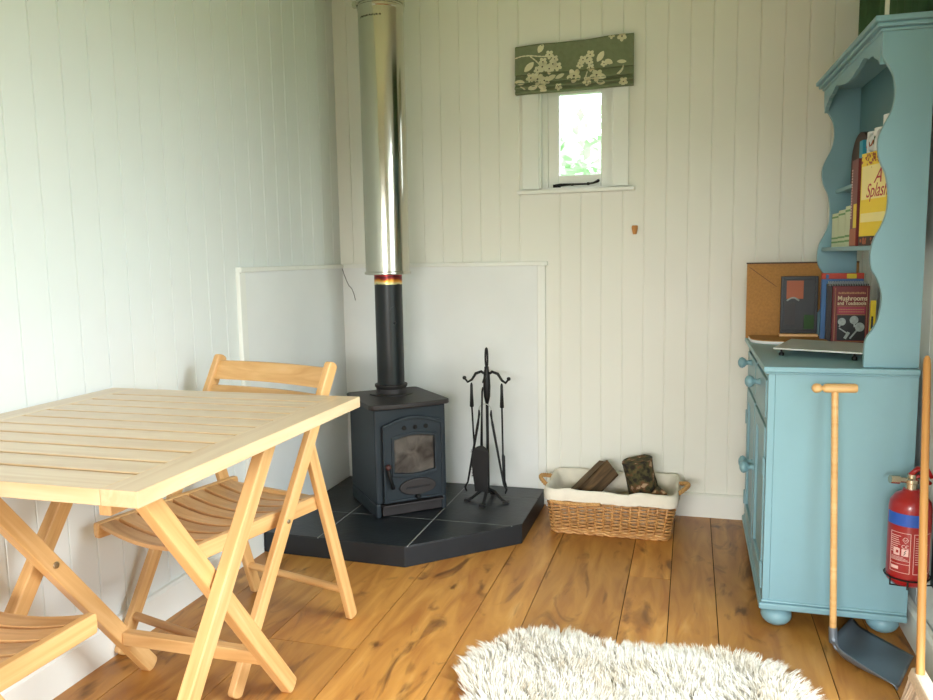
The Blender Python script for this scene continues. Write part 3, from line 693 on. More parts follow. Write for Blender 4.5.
# logs
def log(name, lab, p0, p1, rad, split_=None, seed=0, end='splitlog', ro=None):
    p0, p1 = V(p0), V(p1); d = (p1 - p0); L_ = d.length; d.normalize(); u = d.orthogonal().normalized() if ro is None else (V(ro) - d * V(ro).dot(d)).normalized(); w = d.cross(u); g = G(); n_ = 36; m_ = 16; rings = []; gc = []
    for k in range(m_ + 1):
        rg = []
        for i in range(n_):
            a = 2 * math.pi * i / n_; r = rad * (1 + .10 * mnoise.noise(V((math.cos(a) * 1.3, math.sin(a) * 1.3, k * .12 + seed * 7))) + .05 * mnoise.noise(V((math.cos(a) * 5, math.sin(a) * 5, k * .5 + seed))))
            x, y = r * math.cos(a), r * math.sin(a)
            if split_:
                for (ax_, c_) in split_:      # flatten against split planes
                    nx, ny = math.cos(ax_), math.sin(ax_); dd = x * nx + y * ny - c_ * rad
                    if dd > 0: x -= nx * dd; y -= ny * dd
            p = p0 + d * (L_ * k / m_) + u * x + w * y; rg.append(p); gc.append((L_ * k / m_, x, y))
        rings.append(rg)
    g.ring(rings, True, True, gcs=gc); n0 = len(g.f); g.mi[-1] = 1; g.mi[-2] = 1
    if split_:      # faces lying on a split plane show pale wood
        k = 0
        for fi in range(n0 - 2):
            i = fi % n_; a = 2 * math.pi * (i + .5) / n_
            if any(rad * math.cos(a - ax_) > (c_ + .02) * rad for ax_, c_ in split_): g.mi[fi] = 1
    return tag(g.build(name, ['bark', end], None, origin=tuple(p0)), lab, 'log', 'firewood logs in the basket')
log('firewood_log', 'split brown log with flat faces, left one in the wicker basket', (-.43, 2.93, .10), (-.300, 3.03, .226), .078, [(3.8, .25), (5.67, .25), (1.2, .5)], 1, ro=(1, 0, 0))
log('firewood_log', 'knobbly mossy bark covered log, right one standing tallest in the basket', (-.150, 3.02, .055), (-.190, 2.995, .262), .058, [(1.0, .8)], 2, end='bark')
log('firewood_log', 'dark lower log leaning towards the right end of the basket', (-.155, 2.905, .09), (-.085, 2.93, .165), .030, [(1.4, .5)], 3)
log('firewood_log', 'dark log lying low between the two upright logs in the basket', (-.315, 2.885, .085), (-.225, 2.90, .115), .030, None, 5)

# ------------------------------------------------------------------ dresser base (cabinet)
CX0, CX1, CY0, CY1, CZ0, CZ1 = .206, .570, 2.222, 2.975, .062, .725
cab = thing('blue_cabinet', 'duck egg blue painted dresser base with drawers and doors facing the stove', 'cabinet', (.388, 2.6, 0))
g = G()
g.box(CX0 + .018, CX1, CY0, CY0 + .018, CZ0, CZ1); g.box(CX0 + .018, CX1, CY1 - .018, CY1, CZ0, CZ1); g.box(CX1 - .008, CX1, CY0 + .018, CY1 - .018, CZ0, CZ1)
g.box(CX0 + .018, CX1 - .008, CY0 + .018, CY1 - .018, CZ0 + .02, CZ0 + .034); g.box(CX0 + .018, CX1 - .008, CY0 + .018, CY1 - .018, .575, .585)
ym = (CY0 + CY1) / 2
for (a, b_, c, d) in ((CY0, CY0 + .03, CZ0, CZ1), (CY1 - .03, CY1, CZ0, CZ1), (ym - .012, ym + .012, CZ0, CZ1), (CY0 + .03, CY1 - .03, CZ1 - .018, CZ1), (CY0 + .03, CY1 - .03, .575, .592), (CY0 + .03, CY1 - .03, CZ0, CZ0 + .035)):
    g.box(CX0, CX0 + .018, a, b_, c, d)
g.build('carcass', 'teal', cab, bevel=.0015)
g = G(); g.box(CX0 - .009, CX1, CY0 - .009, CY1 + .009, CZ1, .731); g.box(CX0 - .014, CX1, CY0 - .014, CY1 + .012, .731, .7455)
g.build('worktop', 'teal', cab, bevel=.004, seg=3)
g = G(); g.box(CX0 - .009, CX1, CY0 - .009, CY1 + .009, .060, .078); g.box(CX0 - .004, CX1, CY0 - .004, CY1 + .004, .078, .086)
g.build('base_moulding', 'teal', cab, bevel=.004, seg=3)
for x, y in ((.248, 2.262), (.525, 2.285), (.25, 2.93), (.52, 2.93)):
    g = G(); g.ball((x, y, .0305), .042, (1, 1, .726), 20); g.build('bun_foot', 'teal', cab, smooth=True)
def knob(par, y, z, r=.017):
    g = G(); g.lathe([(.011, 0), (.008, .008), (.008, .016), (r * .8, .022), (r, .030), (r * .85, .038), (r * .4, .043), (0, .044)], (CX0 - .004, y, z), (-1, 0, 0), 20)
    return g.build('knob', 'teal', par, smooth=True, auto=60)
for k, (a, b_) in enumerate(((CY0 + .034, ym - .015), (ym + .015, CY1 - .034))):
    g = G(); g.box(CX0 - .004, CX0 + .012, a, b_, .597, .702); dr = g.build('drawer', 'teal', cab, bevel=.003)
    knob(dr, (a + b_) / 2, .672 if k == 0 else .68, .019)
    g = G(); fr_ = .045; x0_, x1_ = CX0 - .004, CX0 + .012; zb_, zt_ = CZ0 + .04, .570
    g.box(x0_, x1_, a, a + fr_, zb_, zt_); g.box(x0_, x1_, b_ - fr_, b_, zb_, zt_); g.box(x0_, x1_, a + fr_, b_ - fr_, zb_, zb_ + fr_); g.box(x0_, x1_, a + fr_, b_ - fr_, zt_ - fr_, zt_); g.box(x0_ + .008, x1_ - .002, a + fr_, b_ - fr_, zb_ + fr_, zt_ - fr_)
    dd = g.build('door', 'teal', cab, bevel=.002)
    knob(dd, ym - .03 if k == 0 else ym + .03, .372, .021)
    for z in ((.46, .16)):
        y = CY0 + .030 if k == 0 else CY1 - .030
        g = G(); g.cyl((CX0 - .004, y, z - .025), (CX0 - .004, y, z + .025), .004, n=10); g.box(CX0 - .006, CX0 - .001, y - .012, y + .012, z - .024, z + .024); g.build('hinge', 'teal', dd)

# hutch (upper shelf unit)
hu = thing('scalloped_hutch', 'blue painted plate rack shelf unit with wavy sides standing on the cabinet', 'shelf unit', (.51, 2.6, .7455))
pr = [(.439, .7465), (.439, .79), (.442, .821), (.456, .845), (.467, .868), (.472, .89), (.475, .918), (.474, .942), (.463, .978), (.449, 1.002), (.444, 1.030), (.446, 1.060), (.452, 1.084), (.466, 1.112), (.477, 1.145), (.480, 1.18), (.478, 1.21), (.471, 1.246), (.458, 1.275), (.451, 1.305), (.451, 1.335), (.462, 1.366), (.478, 1.400), (.485, 1.44), (.480, 1.485), (.465, 1.515), (.452, 1.535), (.450, 1.594)]
def smoothp(P_):
    out = []
    for i in range(len(P_) - 1):
        p0_, p1_, p2_, p3_ = P_[max(i - 1, 0)], P_[i], P_[i + 1], P_[min(i + 2, len(P_) - 1)]
        for t in (0, .33, .66):
            out.append(tuple(.5 * (2 * p1_[q] + (p2_[q] - p0_[q]) * t + (2 * p0_[q] - 5 * p1_[q] + 4 * p2_[q] - p3_[q]) * t * t + (3 * p1_[q] - p0_[q] - 3 * p2_[q] + p3_[q]) * t ** 3) for q in (0, 1)))
    return out + [P_[-1]]
def zstrip(g, P_, xb, y0, y1):
    n_ = len(P_); vs = []
    for x, z in P_: vs += [(x, y0, z), (xb, y0, z), (xb, y1, z), (x, y1, z)]
    fs = []
    for i in range(n_ - 1):
        a = 4 * i; b_ = a + 4
        for j in range(4): fs.append((a + j, a + (j + 1) % 4, b_ + (j + 1) % 4, b_ + j))
    fs += [(0, 1, 2, 3), tuple(4 * (n_ - 1) + j for j in (3, 2, 1, 0))]; g.add(vs, fs)
prs = smoothp(pr)
for yy0 in (2.232, 2.952):
    g = G(); zstrip(g, prs, .570, yy0, yy0 + .016); g.build('side_panel', 'teal', hu, bevel=.0012)
g = G(); g.box(.562, .570, 2.248, 2.952, 1.052, 1.594); g.build('back_panel', 'tealshade', hu)
for z in (1.052, 1.248): 
    g = G(); g.box(.456 if z < 1.1 else .494, .562, 2.248, 2.952, z, z + .013); g.build('shelf', 'teal', hu, bevel=.002)
g = G(); g.box(.444, .570, 2.226, 2.974, 1.594, 1.603); g.box(.434, .570, 2.216, 2.984, 1.603, 1.614); g.box(.426, .570, 2.206, 2.990, 1.614, 1.628); g.build('cornice', 'teal', hu, bevel=.004, seg=3)
# valance with scalloped lower edge across the front
g = G(); n_ = 60; vs = []
def vz(t):    # t 0..1 from near to far
    s2 = abs(t - .5) * 2; bp2 = [(0, 1.550), (.12, 1.552), (.30, 1.562), (.50, 1.574), (.62, 1.566), (.66, 1.558), (.70, 1.560), (.80, 1.556), (.84, 1.546), (.93, 1.535), (1.0, 1.518)]
    for (a_, za), (b2, zb2) in zip(bp2[:-1], bp2[1:]):
        if s2 <= b2: q = (s2 - a_) / (b2 - a_); q = q * q * (3 - 2 * q); return za + (zb2 - za) * q
    return 1.518
    if s2 > .86: return 1.528 - .012 * math.sin((s2 - .86) / .14 * math.pi / 2)
    if s2 > .80: return 1.528 + .016 * ((.86 - s2) / .06)
    return 1.544 + .030 * math.cos(s2 / .80 * math.pi) * -.35 + .018 * abs(math.sin(s2 * 6.5))
for k in range(n_ + 1):
    t = k / n_; y = 2.248 + .704 * t; z = vz(t); vs += [(.450, y, z), (.462, y, z), (.462, y, 1.594), (.450, y, 1.594)]
fs = []
for i in range(n_):
    a = 4 * i; b_ = a + 4
    for j in range(4): fs.append((a + j, a + (j + 1) % 4, b_ + (j + 1) % 4, b_ + j))
fs += [(0, 1, 2, 3), tuple(4 * n_ + j for j in (3, 2, 1, 0))]; g.add(vs, fs); g.build('valance', 'teal', hu)

# ------------------------------------------------------------------ books and objects on the dresser
def book(name, lab, x0, x1, y0, y1, z0, h, cover, spine='x', pages='pages', group=None, cat='book'):
    """upright book; spine on the -X side, covers facing -Y/+Y"""
    t = thing(name, lab, cat, ((x0 + x1) / 2, (y0 + y1) / 2, z0), group=group)
    g = G(); c = .002
    g.box(x0, x1, y0, y0 + c, z0, z0 + h); g.box(x0, x1, y1 - c, y1, z0, z0 + h); g.box(x0, x0 + c, y0 + c, y1 - c, z0, z0 + h)
    cv = g.build('cover', cover, t, bevel=.0006)
    g = G(); g.box(x0 + c, x1 - .003, y0 + c, y1 - c, z0 + .002, z0 + h - .003); g.build('pages', pages, t)
    return t, cv
WT = .7455
# leaning cork backed board
t = thing('cork_backed_board', 'tall brown cork board leaning at the back end of the cabinet top', 'board', (.37, 2.96, WT))
g = G(); g.hexa([(.192, 2.955, WT), (.556, 2.955, WT), (.556, 2.961, WT), (.192, 2.961, WT)], [(.192, 2.962, 1.013), (.556, 2.962, 1.013), (.556, 2.968, 1.013), (.192, 2.968, 1.013)]); g.build('sheet', 'cork', t, bevel=.001)
g = G(); g.beam((.190, 2.963, 1.014), (.556, 2.963, 1.014), (0, 1, 0), .005, .012); g.build('top_edge', 'brown', t)
g = G(); g.beam((.200, 2.9595, 1.000), (.292, 2.9575, .930), (0, 1, 0), .0015, .0012); g.build('crease', 'brown', t, label='thin diagonal crease line')
# round-cornered cork topped mat, white edged
t = thing('cork_topped_mat', 'round-cornered cork topped mat with white edge lying on the cabinet top', 'mat', (.33, 2.85, WT))
P_ = []
x0, x1, y0, y1 = .200, .440, 2.76, 2.950
for cx, cy, a0, r in ((x1 - .02, y1 - .02, 0, .02), (x0 + .02, y1 - .02, 90, .02), (x0 + .085, y0 + .085, 180, .085), (x1 - .02, y0 + .02, 270, .02)):
    for k in range(9): a = math.radians(a0 + 90 * k / 8); P_.append((cx + r * math.cos(a), cy + r * math.sin(a)))
g = G(); g.prism(P_, lambda u, v, d: (u, v, d), WT, WT + .009); g.build('mat_base', 'white', t, bevel=.001)
g = G(); g.prism([(u + (.32 - u) * .01, v + (2.85 - v) * .01) for u, v in P_], lambda u, v, d: (u, v, d), WT + .009, WT + .012); g.build('cork_layer', 'cork', t)
# black framed picture
zf = WT + .022
t = thing('framed_picture', 'dark picture in a black frame standing in front of the cork board', 'picture', (.365, 2.935, zf))
fx0, fx1, fy = .304, .424, 2.925; fh = .200
g = G(); g.box(fx0, fx0 + .009, fy, fy + .012, zf, zf + fh); g.box(fx1 - .009, fx1, fy, fy + .012, zf, zf + fh); g.box(fx0 + .009, fx1 - .009, fy, fy + .012, zf, zf + .012); g.box(fx0 + .009, fx1 - .009, fy, fy + .012, zf + fh - .012, zf + fh); g.build('frame', 'nearblack', t, bevel=.001)
g = G(); g.box(fx0 + .009, fx1 - .009, fy + .005, fy + .010, zf + .012, zf + fh - .012)
pl = g.build('picture_sheet', 'nearblack', t)
g = G(); z_ = lambda k: zf + .012 + k * .176
def pb(u0, u1, v0, v1, mi): g.box(fx0 + .014 + u0 * .096, fx0 + .014 + u1 * .096, fy + .004, fy + .0052, z_(v0), z_(v1), mi=mi)
pb(.05, .62, .62, .98, 0); pb(.0, .35, .1, .55, 1); pb(.66, 1, .02, .3, 2)
pts = [(fx0 + .02 + .04 * k / 8, fy + .0035, z_(.58 + .06 * math.sin(k / 8 * 3.1))) for k in range(9)]; g.tube(pts, .003, 6, mi=3)
g.build('printed_shapes', ['orange', 'stovetop', 'curtain', 'mush'], pl, label='orange, grey and green patches of the picture')
# pale wooden strip under the picture
g = G(); g.box(.300, .425, 2.905, 2.940, WT + .0125, WT + .0215)
tag(g.build('wooden_strip', 'beech', None, origin=(.36, 2.92, WT), bevel=.001), 'thin pale wooden strip lying under the black picture frame', 'strip')
# upright books
t, cv = book('upright_book', 'tall book with orange red cover and yellow patch behind the spiral notebook', .428, .558, 2.880, 2.900, WT, .232, 'bookred')
g = G(); g.box(.505, .535, 2.879, 2.8802, WT + .214, WT + .230); g.build('yellow_patch', 'yellow', cv)
g = G(); g.box(.440, .449, 2.879, 2.8802, WT + .214, WT + .228); g.build('blue_patch', 'bookblue', cv)
t, cv = book('upright_book', 'blue book with pale front standing between the picture and the spiral notebook', .424, .552, 2.850, 2.872, WT, .213, 'bookblue')
t = thing('spiral_notebook', 'black spiral bound notebook standing behind the mushroom book', 'notebook', (.50, 2.83, WT))
g = G(); g.box(.436, .562, 2.824, 2.836, WT, WT + .198); g.build('pad', 'nearblack', t, bevel=.001)
g = G(); g.box(.440, .562, 2.8225, 2.8238, WT + .004, WT + .188); g.build('front_sheet', 'stovetop', t)
g = G()
for k in range(24):
    x = .442 + k * .005; g.tube([(x, 2.830 + .009 * math.cos(a), WT + .198 + .009 * math.sin(a)) for a in [2 * math.pi * j / 12 for j in range(12)]], .0009, 4, closed=True)
g.build('wire_spiral', 'rack', t, label='pale wire coil')
t, cv = book('guide_book', 'maroon Mushrooms and Toadstools guide book with fungi on its cover', .450, .560, 2.792, 2.808, WT, .192, 'maroon')
yc = 2.7918; bx, bw = .450, .110; bz = WT
g = G()
def cvb(g, u0, u1, v0, v1, mi=0, l=.0004): g.box(bx + u0 * bw, bx + u1 * bw, yc - l, yc + .0004, bz + v0 * .192, bz + v1 * .192, mi=mi)
cvb(g, .14, .90, .07, .50); g.build('photo_panel', 'nearblack', cv, label='black photo panel')
g = G(); cvb(g, .14, .90, .525, .645, 1); cvb(g, .12, .90, .655, .662); cvb(g, .12, .90, .508, .515); cvb(g, .12, .90, .045, .055); cvb(g, .06, .075, .03, .97); cvb(g, .93, .94, .03, .97); g.build('title_lines', ['gilt', 'maroonl'], cv)
text('Mushrooms', .0215, (bx + .128 * bw, yc - .0006, bz + .755 * .192), FACE_MY, 'cream', cv, sx=.86, bold=.0003)
text('and Toadstools', .0165, (bx + .128 * bw, yc - .0006, bz + .680 * .192), FACE_MY, 'cream', cv, sx=.84, bold=.0002)
g = G()
g2 = G()
for k in range(17): u = .15 + k * .044; cvb(g, u, u + .032, .865, .865 + .035 - .01 * (k % 3 == 1), 0, .0006); 
for k in range(15):
    for j in range(2): u = .18 + k * .046; cvb(g2, u, u + .034, .555 + j * .04, .568 + j * .04, 0, .0006)
g.build('top_line_print', 'gilt', cv); g2.build('small_print', 'gilt', cv)
g = G()
def fung(cu, cv_, r, su, sv):
    n2 = 16; P_ = [(cu + r * math.cos(2 * math.pi * i / n2), cv_ + .75 * r * math.sin(2 * math.pi * i / n2) * (bw / .192) * 1.4) for i in range(n2)]
    g.add([(bx + u * bw, yc - .0009, bz + v * .192) for u, v in P_], [tuple(range(n2))])
    g.beam((bx + cu * bw, yc - .0007, bz + cv_ * .192), (bx + su * bw, yc - .0007, bz + sv * .192), (0, 1, 0), .005, .0006)
fung(.27, .39, .11, .20, .30); fung(.60, .42, .12, .62, .30); fung(.76, .30, .13, .50, .10); g.beam((bx + .2 * bw, yc - .0007, bz + .28 * .192), (bx + .45 * bw, yc - .0007, bz + .18 * .192), (0, 1, 0), .004, .0006)
g.beam((bx + .36 * bw, yc - .0008, bz + .10 * .192), (bx + .47 * bw, yc - .0008, bz + .21 * .192), (0, 1, 0), .009, .0006)
g.build('fungi_print', 'mush', cv, label='pale fungi pictures')
g = G(); g.box(.546, .561, 2.700, 2.712, WT, WT + .150, mi=0); g.box(.548, .554, 2.699, 2.7003, WT + .06, WT + .10, mi=1)
tag(g.build('yellow_booklet', ['yellow', 'nearblack'], None, origin=(.54, 2.706, WT), bevel=.001), 'yellow booklet half hidden behind the wavy side of the hutch', 'booklet')
# pale metal rack on small feet
t = thing('metal_rack', 'flat pale metal rack on small feet lying at the front of the cabinet top', 'rack', (.38, 2.6, WT))
rp_ = [(.240, 2.455), (.462, 2.362), (.532, 2.60), (.320, 2.715)]
g = G(); 
for i in range(4): a, b_ = rp_[i], rp_[(i + 1) % 4]; g.beam((*a, WT + .022), (*b_, WT + .022), (0, 0, 1), .005, .004)
for k in range(46):
    t_ = k / 45; a = V(rp_[0]).lerp(V(rp_[1]), t_); b_ = V(rp_[3]).lerp(V(rp_[2]), t_); g.beam((a.x, a.y, WT + .0235), (b_.x, b_.y, WT + .0235), (0, 0, 1), .0042, .0014)
for k in range(4): t_ = (k + .5) / 4; a = V(rp_[0]).lerp(V(rp_[3]), t_); b_ = V(rp_[1]).lerp(V(rp_[2]), t_); g.beam((a.x, a.y, WT + .0215), (b_.x, b_.y, WT + .0215), (0, 0, 1), .005, .002)
g.build('slotted_plate', 'rack', t)
for (x, y) in ((.262, 2.462), (.446, 2.384), (.510, 2.59), (.330, 2.690)):
    g = G(); g.lathe([(.006, 0), (.0075, .002), (.0075, .008), (.003, .011), (.003, .020)], (x, y, WT), n=12); g.build('foot', 'black', t, label='small dark rubber foot')

# lower shelf: three pale green volumes, maroon book, yellow book
SZ = 1.065
for k, (y0, y1, hh, gl) in enumerate(((2.828, 2.925, .112, 'furthest pale green banded volume on the lower hutch shelf'), (2.728, 2.824, .118, 'middle pale green banded volume on the lower hutch shelf'), (2.630, 2.724, .126, 'pale green banded volume beside the maroon book on the lower hutch shelf'))):
    t, cv = book('banded_book', gl, .482, .560, y0, y1, SZ, hh, 'greenpale', group='pale green volumes on the lower hutch shelf')
    for q in (.12, .24, .86):
        g = G(); g.box(.4812, .4822, y0 + .001, y1 - .001, SZ + q * hh, SZ + (q + .05) * hh); g.build('spine_band', 'greenband', cv, label='green band')
t, cv = book('spine_book', 'thick maroon book behind the bright yellow book on the lower hutch shelf', .458, .491, 2.468, 2.545, SZ, .247, 'maroon')
g = G(); g.box(.4570, .4582, 2.470, 2.543, SZ + .002, SZ + .05); g.build('orange_patch', 'orange', cv)
g = G(); g.box(.4570, .4582, 2.470, 2.505, SZ + .052, SZ + .12); g.build('yellow_patch', 'yellow', cv)
g = G()
for k in range(18): g.box(.4568, .4582, 2.530, 2.538, SZ + .08 + k * .008, SZ + .085 + k * .008)
g.build('spine_print', 'labelw', cv)
# local frame: u along the cover, -v towards the room
YA = math.atan2(2.262 - 2.405, .486 - .452)
t = thing('cookery_book', 'bright yellow book with red script title turned towards the room on the lower hutch shelf', 'book', (.452, 2.405, SZ), YA)
BW, BH, BT = .140, .250, .018
g = G(); g.box(0, BW, 0, .002, 0, BH); g.box(0, BW, BT - .002, BT, 0, BH); g.box(0, .002, .002, BT - .002, 0, BH); cv = g.build('cover', 'yellow', t, bevel=.0006, world=False)
g = G(); g.box(.002, BW - .003, .002, BT - .002, .002, BH - .003); g.build('pages', 'pages', t, world=False)
def cvp(nm, mt, u0, u1, v0, v1, l=.0004):
    g = G(); g.box(u0, u1, -l, .0004, v0, v1); g.build(nm, mt, cv, world=False)
cvp('title_panel', 'yellowpale', .006, BW - .004, .125, .215); cvp('text_panel', 'yellowpale', .006, BW - .004, .064, .088); cvp('bottom_panel', 'brown', 0, BW, 0, .026)
g = G(); rr = random.Random(3)
def dots(lst, nm):
    g = G()
    for x, z, r in lst: g.add([(x + r * math.cos(a), -.0007, z + r * math.sin(a)) for a in [2 * math.pi * i / 8 for i in range(8)]], [tuple(range(8))])
    g.build(nm, 'orange', cv, world=False)
dots([(rr.uniform(.004, .10), BH - .004 - abs(rr.gauss(0, .014)), rr.uniform(.0015, .0045)) for k in range(46)], 'spice_print')
dots([(rr.uniform(.01, .1), rr.uniform(.006, .02), rr.uniform(.003, .006)) for k in range(12)], 'fruit_print')
RB = Matrix.Rotation(YA, 3, 'Z') @ FACE_MY
def bpt(u, z): q = Matrix.Rotation(YA, 3, 'Z') @ V((u, -.001, 0)); return (.452 + q.x, 2.405 + q.y, SZ + z)
text('A', .056, bpt(.072, .166), RB, 'purple', cv, italic=.45, sx=1.05)
text('Splash', .052, bpt(.032, .130), RB, 'purple', cv, italic=.35, sx=.88)

# upper shelf: turquoise book, mugs, arched board
UZ = 1.261
t, cv = book('spine_book', 'turquoise book on the upper hutch shelf beside the white mugs', .496, .555, 2.600, 2.640, UZ, .118, 'turq')
def mug(x, y, ang, lab, bands, r=.030, h=.066, z0=0):
    UZ = 1.261 + z0
    t = thing('white_mug' if h < .1 else 'white_jug', lab, 'mug' if h < .1 else 'jug', (x, y, UZ), group='mugs on the upper hutch shelf' if h < .1 else None)
    g = G(); g.lathe([(r * .85, 0), (r, .004), (r, h), (r - .003, h), (r - .003, .006), (0, .005)], (x, y, UZ), n=28); g.build('bowl', 'white', t, smooth=True, auto=40)
    g = G(); dx, dy = math.cos(ang), math.sin(ang)
    g.tube([(x + dx * (r - .001 + .020 * math.sin(math.pi * k / 12)), y + dy * (r - .001 + .020 * math.sin(math.pi * k / 12)), UZ + h * .5 + h * .36 * math.cos(math.pi * k / 12)) for k in range(13)], .0032, 8); g.build('mug_handle', 'white', t, smooth=True)
    g = G(); 
    g.tube([(x + (r - .0012) * math.cos(2 * math.pi * k / 36), y + (r - .0012) * math.sin(2 * math.pi * k / 36), UZ + h * .5 + .010 * math.sin(k * 1.4)) for k in range(36)], .003, 6, closed=True)
    g.build('painted_pattern', bands, t)
    return t
mug(.527, 2.552, math.radians(225), 'white mug with orange band, bottom of the further mug stack on the upper hutch shelf', 'orange')
mug(.527, 2.552, math.radians(222), 'white mug with orange band, top of the further mug stack on the upper hutch shelf', 'orange', z0=.0665)
mug(.527, 2.474, math.radians(225), 'white mug with green band, bottom of the middle mug stack on the upper hutch shelf', 'curtain')
mug(.527, 2.474, math.radians(228), 'white mug with green band, top of the middle mug stack on the upper hutch shelf', 'curtain', z0=.0665)
mug(.529, 2.392, math.radians(215), 'tall white jug with red band on the upper hutch shelf beside the stacked mugs', 'purple', h=.155)
mug(.527, 2.305, math.radians(170), 'white mug mostly hidden by the wavy near side of the hutch', 'turq', h=.07)
g = G(); P_ = [(2.700, 0)] + [(2.815 - .115 * math.cos(math.pi * k / 12), .085 + .085 * math.sin(math.pi * k / 12)) for k in range(13)] + [(2.930, 0)]
g.prism(P_, lambda u, v, d: (d, u, UZ + v), .535, .552); tag(g.build('arched_board', 'brown', None, origin=(.545, 2.725, UZ), bevel=.002), 'dark brown arched wooden board at the back of the upper hutch shelf', 'board')

HP_ = V((.57, 2.24, 0)); HR = Matrix.Rotation(math.radians(1.9), 4, 'Z')
for o in list(COL.objects):
    if o.parent is None and o.name.split('.')[0] in ('scalloped_hutch', 'banded_book', 'spine_book', 'cookery_book', 'white_mug', 'white_jug', 'arched_board'):
        o.location = HP_ + (HR @ (V(o.location) - HP_)); o.rotation_euler.z += math.radians(1.9)
# things on top of the hutch, seen at the frame's upper right
TZ = 1.628
g = G(); g.box(.461, .470, 2.262, 2.275, TZ, TZ + .075); tag(g.build('white_card', 'linen', None, origin=(.465, 2.27, TZ), bevel=.002), 'narrow off-white card standing on top of the hutch', 'card')
# green curtain on the right wall
g = G(); n_ = 90; vs = []
for z in (1.66, 1.8, 2.0, 2.2):
    for k in range(n_ + 1): y = 2.30 + .85 * k / n_; q_ = max(0, min(1, (y - 3.0) / .06)); vs.append((.589 - .028 * q_ * q_ * (3 - 2 * q_) + (.008 + .004 * q_) * math.sin(k * .72) + .002 * math.sin(k * .31 + z * 3), y, z))
m_ = n_ + 1; fs = [(r_ * m_ + k, r_ * m_ + k + 1, (r_ + 1) * m_ + k + 1, (r_ + 1) * m_ + k) for r_ in range(3) for k in range(n_)]
g.add(vs, fs); cu = g.build('green_curtain', 'curtain', None, origin=(.59, 2.7, 1.66), smooth=True); md = cu.modifiers.new('t', 'SOLIDIFY'); md.thickness = .0015
tag(cu, 'dark green curtain hanging on the right wall behind the hutch top', 'curtain')

# ------------------------------------------------------------------ folding chair (local: faces -y)
ch = thing('folding_chair', 'slatted wooden folding chair with its back to the stove, far side of the table', 'chair', (-1.195, 1.81, 0), math.radians(-14.5), 'slatted folding chairs at the table')
UPF, UPT = V((0, -.235, .0)), V((0, .170, .772))
def upr(z): t = (z - 0) / .772; return UPF.y + (UPT.y - UPF.y) * t
for sx in (-1, 1):
    g = G(); x = sx * .216; d = (UPT - UPF).normalized(); g.beam((x, UPF.y + .002, .004), (x, UPT.y, UPT.z), (1, 0, 0), .034, .021, round_=.55); g.build('upright', 'beech', ch, bevel=.003, world=False)
    g = G(); x = sx * .1945; g.beam((x, .085, .565), (x, .243, .004), (1, 0, 0), .034, .019, round_=.45); g.build('leg', 'beech', ch, bevel=.003, world=False)
    g = G(); g.beam((sx * .1745, -.305, .378), (sx * .1745, .165, .384), (1, 0, 0), .040, .019, round_=.2); g.build('seat_rail', 'beech', ch, bevel=.003, world=False)
    for (y, z, xx) in ((upr(.385), .385, .2265), (.088, .548, .205)):
        g = G(); g.lathe([(.006, 0), (.0055, .002), (.002, .003)], (sx * xx, y, z), (sx, 0, 0), 12); g.build('bolt', 'brass', ch, world=False, smooth=True, auto=40)
g = G(); ny = 8
for k in range(ny):     # dished slats
    y0 = -.298 + k * .0555; w_ = .044; n2 = 12; vs = []
    for j in range(n2 + 1):
        t = j / n2; x = -.1645 + .329 * t; dz = -.020 * math.sin(math.pi * t) ** .9
        for (yy_, zz_) in ((y0, 0), (y0 + w_, 0), (y0 + w_, -.011), (y0, -.011)): vs.append((x, yy_, .394 + k * .0008 + dz + zz_ + .002))
    fs = [(4 * j + a, 4 * j + (a + 1) % 4, 4 * j + 4 + (a + 1) % 4, 4 * j + 4 + a) for j in range(n2) for a in range(4)] + [(0, 1, 2, 3), (4 * n2 + 3, 4 * n2 + 2, 4 * n2 + 1, 4 * n2)]
    g.add(vs, fs, [(v[0], v[1], v[2]) for v in vs])
g.build('seat', 'beechdark', ch, bevel=.0015, world=False)
for z0, z1 in ((.705, .757), (.640, .688)):
    g = G(); n2 = 14; vs = []; dv = (UPT - UPF).normalized()
    for j in range(n2 + 1):
        t = j / n2; x = -.208 + .416 * t; bow = .022 * math.sin(math.pi * t)
        for z in (z0, z1):
            for o2 in (0, .013): vs.append((x, upr(z) - .008 + bow + o2, z))
    vs2 = []; 
    for j in range(n2 + 1): a, b_, c, d_ = vs[4 * j:4 * j + 4]; vs2 += [a, b_, d_, c]
    fs = [(4 * j + a, 4 * j + (a + 1) % 4, 4 * j + 4 + (a + 1) % 4, 4 * j + 4 + a) for j in range(n2) for a in range(4)] + [(0, 1, 2, 3), (4 * n2 + 3, 4 * n2 + 2, 4 * n2 + 1, 4 * n2)]
    g.add(vs2, fs); g.build('back_slat', 'beech', ch, bevel=.002, world=False)
g = G(); g.cyl((-.210, upr(.095), .095), (.210, upr(.095), .095), .011, n=14); g.build('stretcher', 'beechdark', ch, world=False, smooth=True, auto=40)
g = G(); g.cyl((-.19, .214, .098), (.19, .214, .098), .011, n=14); g.build('stretcher', 'beech', ch, world=False, smooth=True, auto=40)
g = G(); g.box(-.165, .165, .135, .150, .366, .392); g.build('rear_crossbar', 'beech', ch, bevel=.002, world=False)
ch2 = dup(ch, (-1.250, .838, 0), math.radians(180), 'slatted wooden folding chair at the near side of the table, lower left')

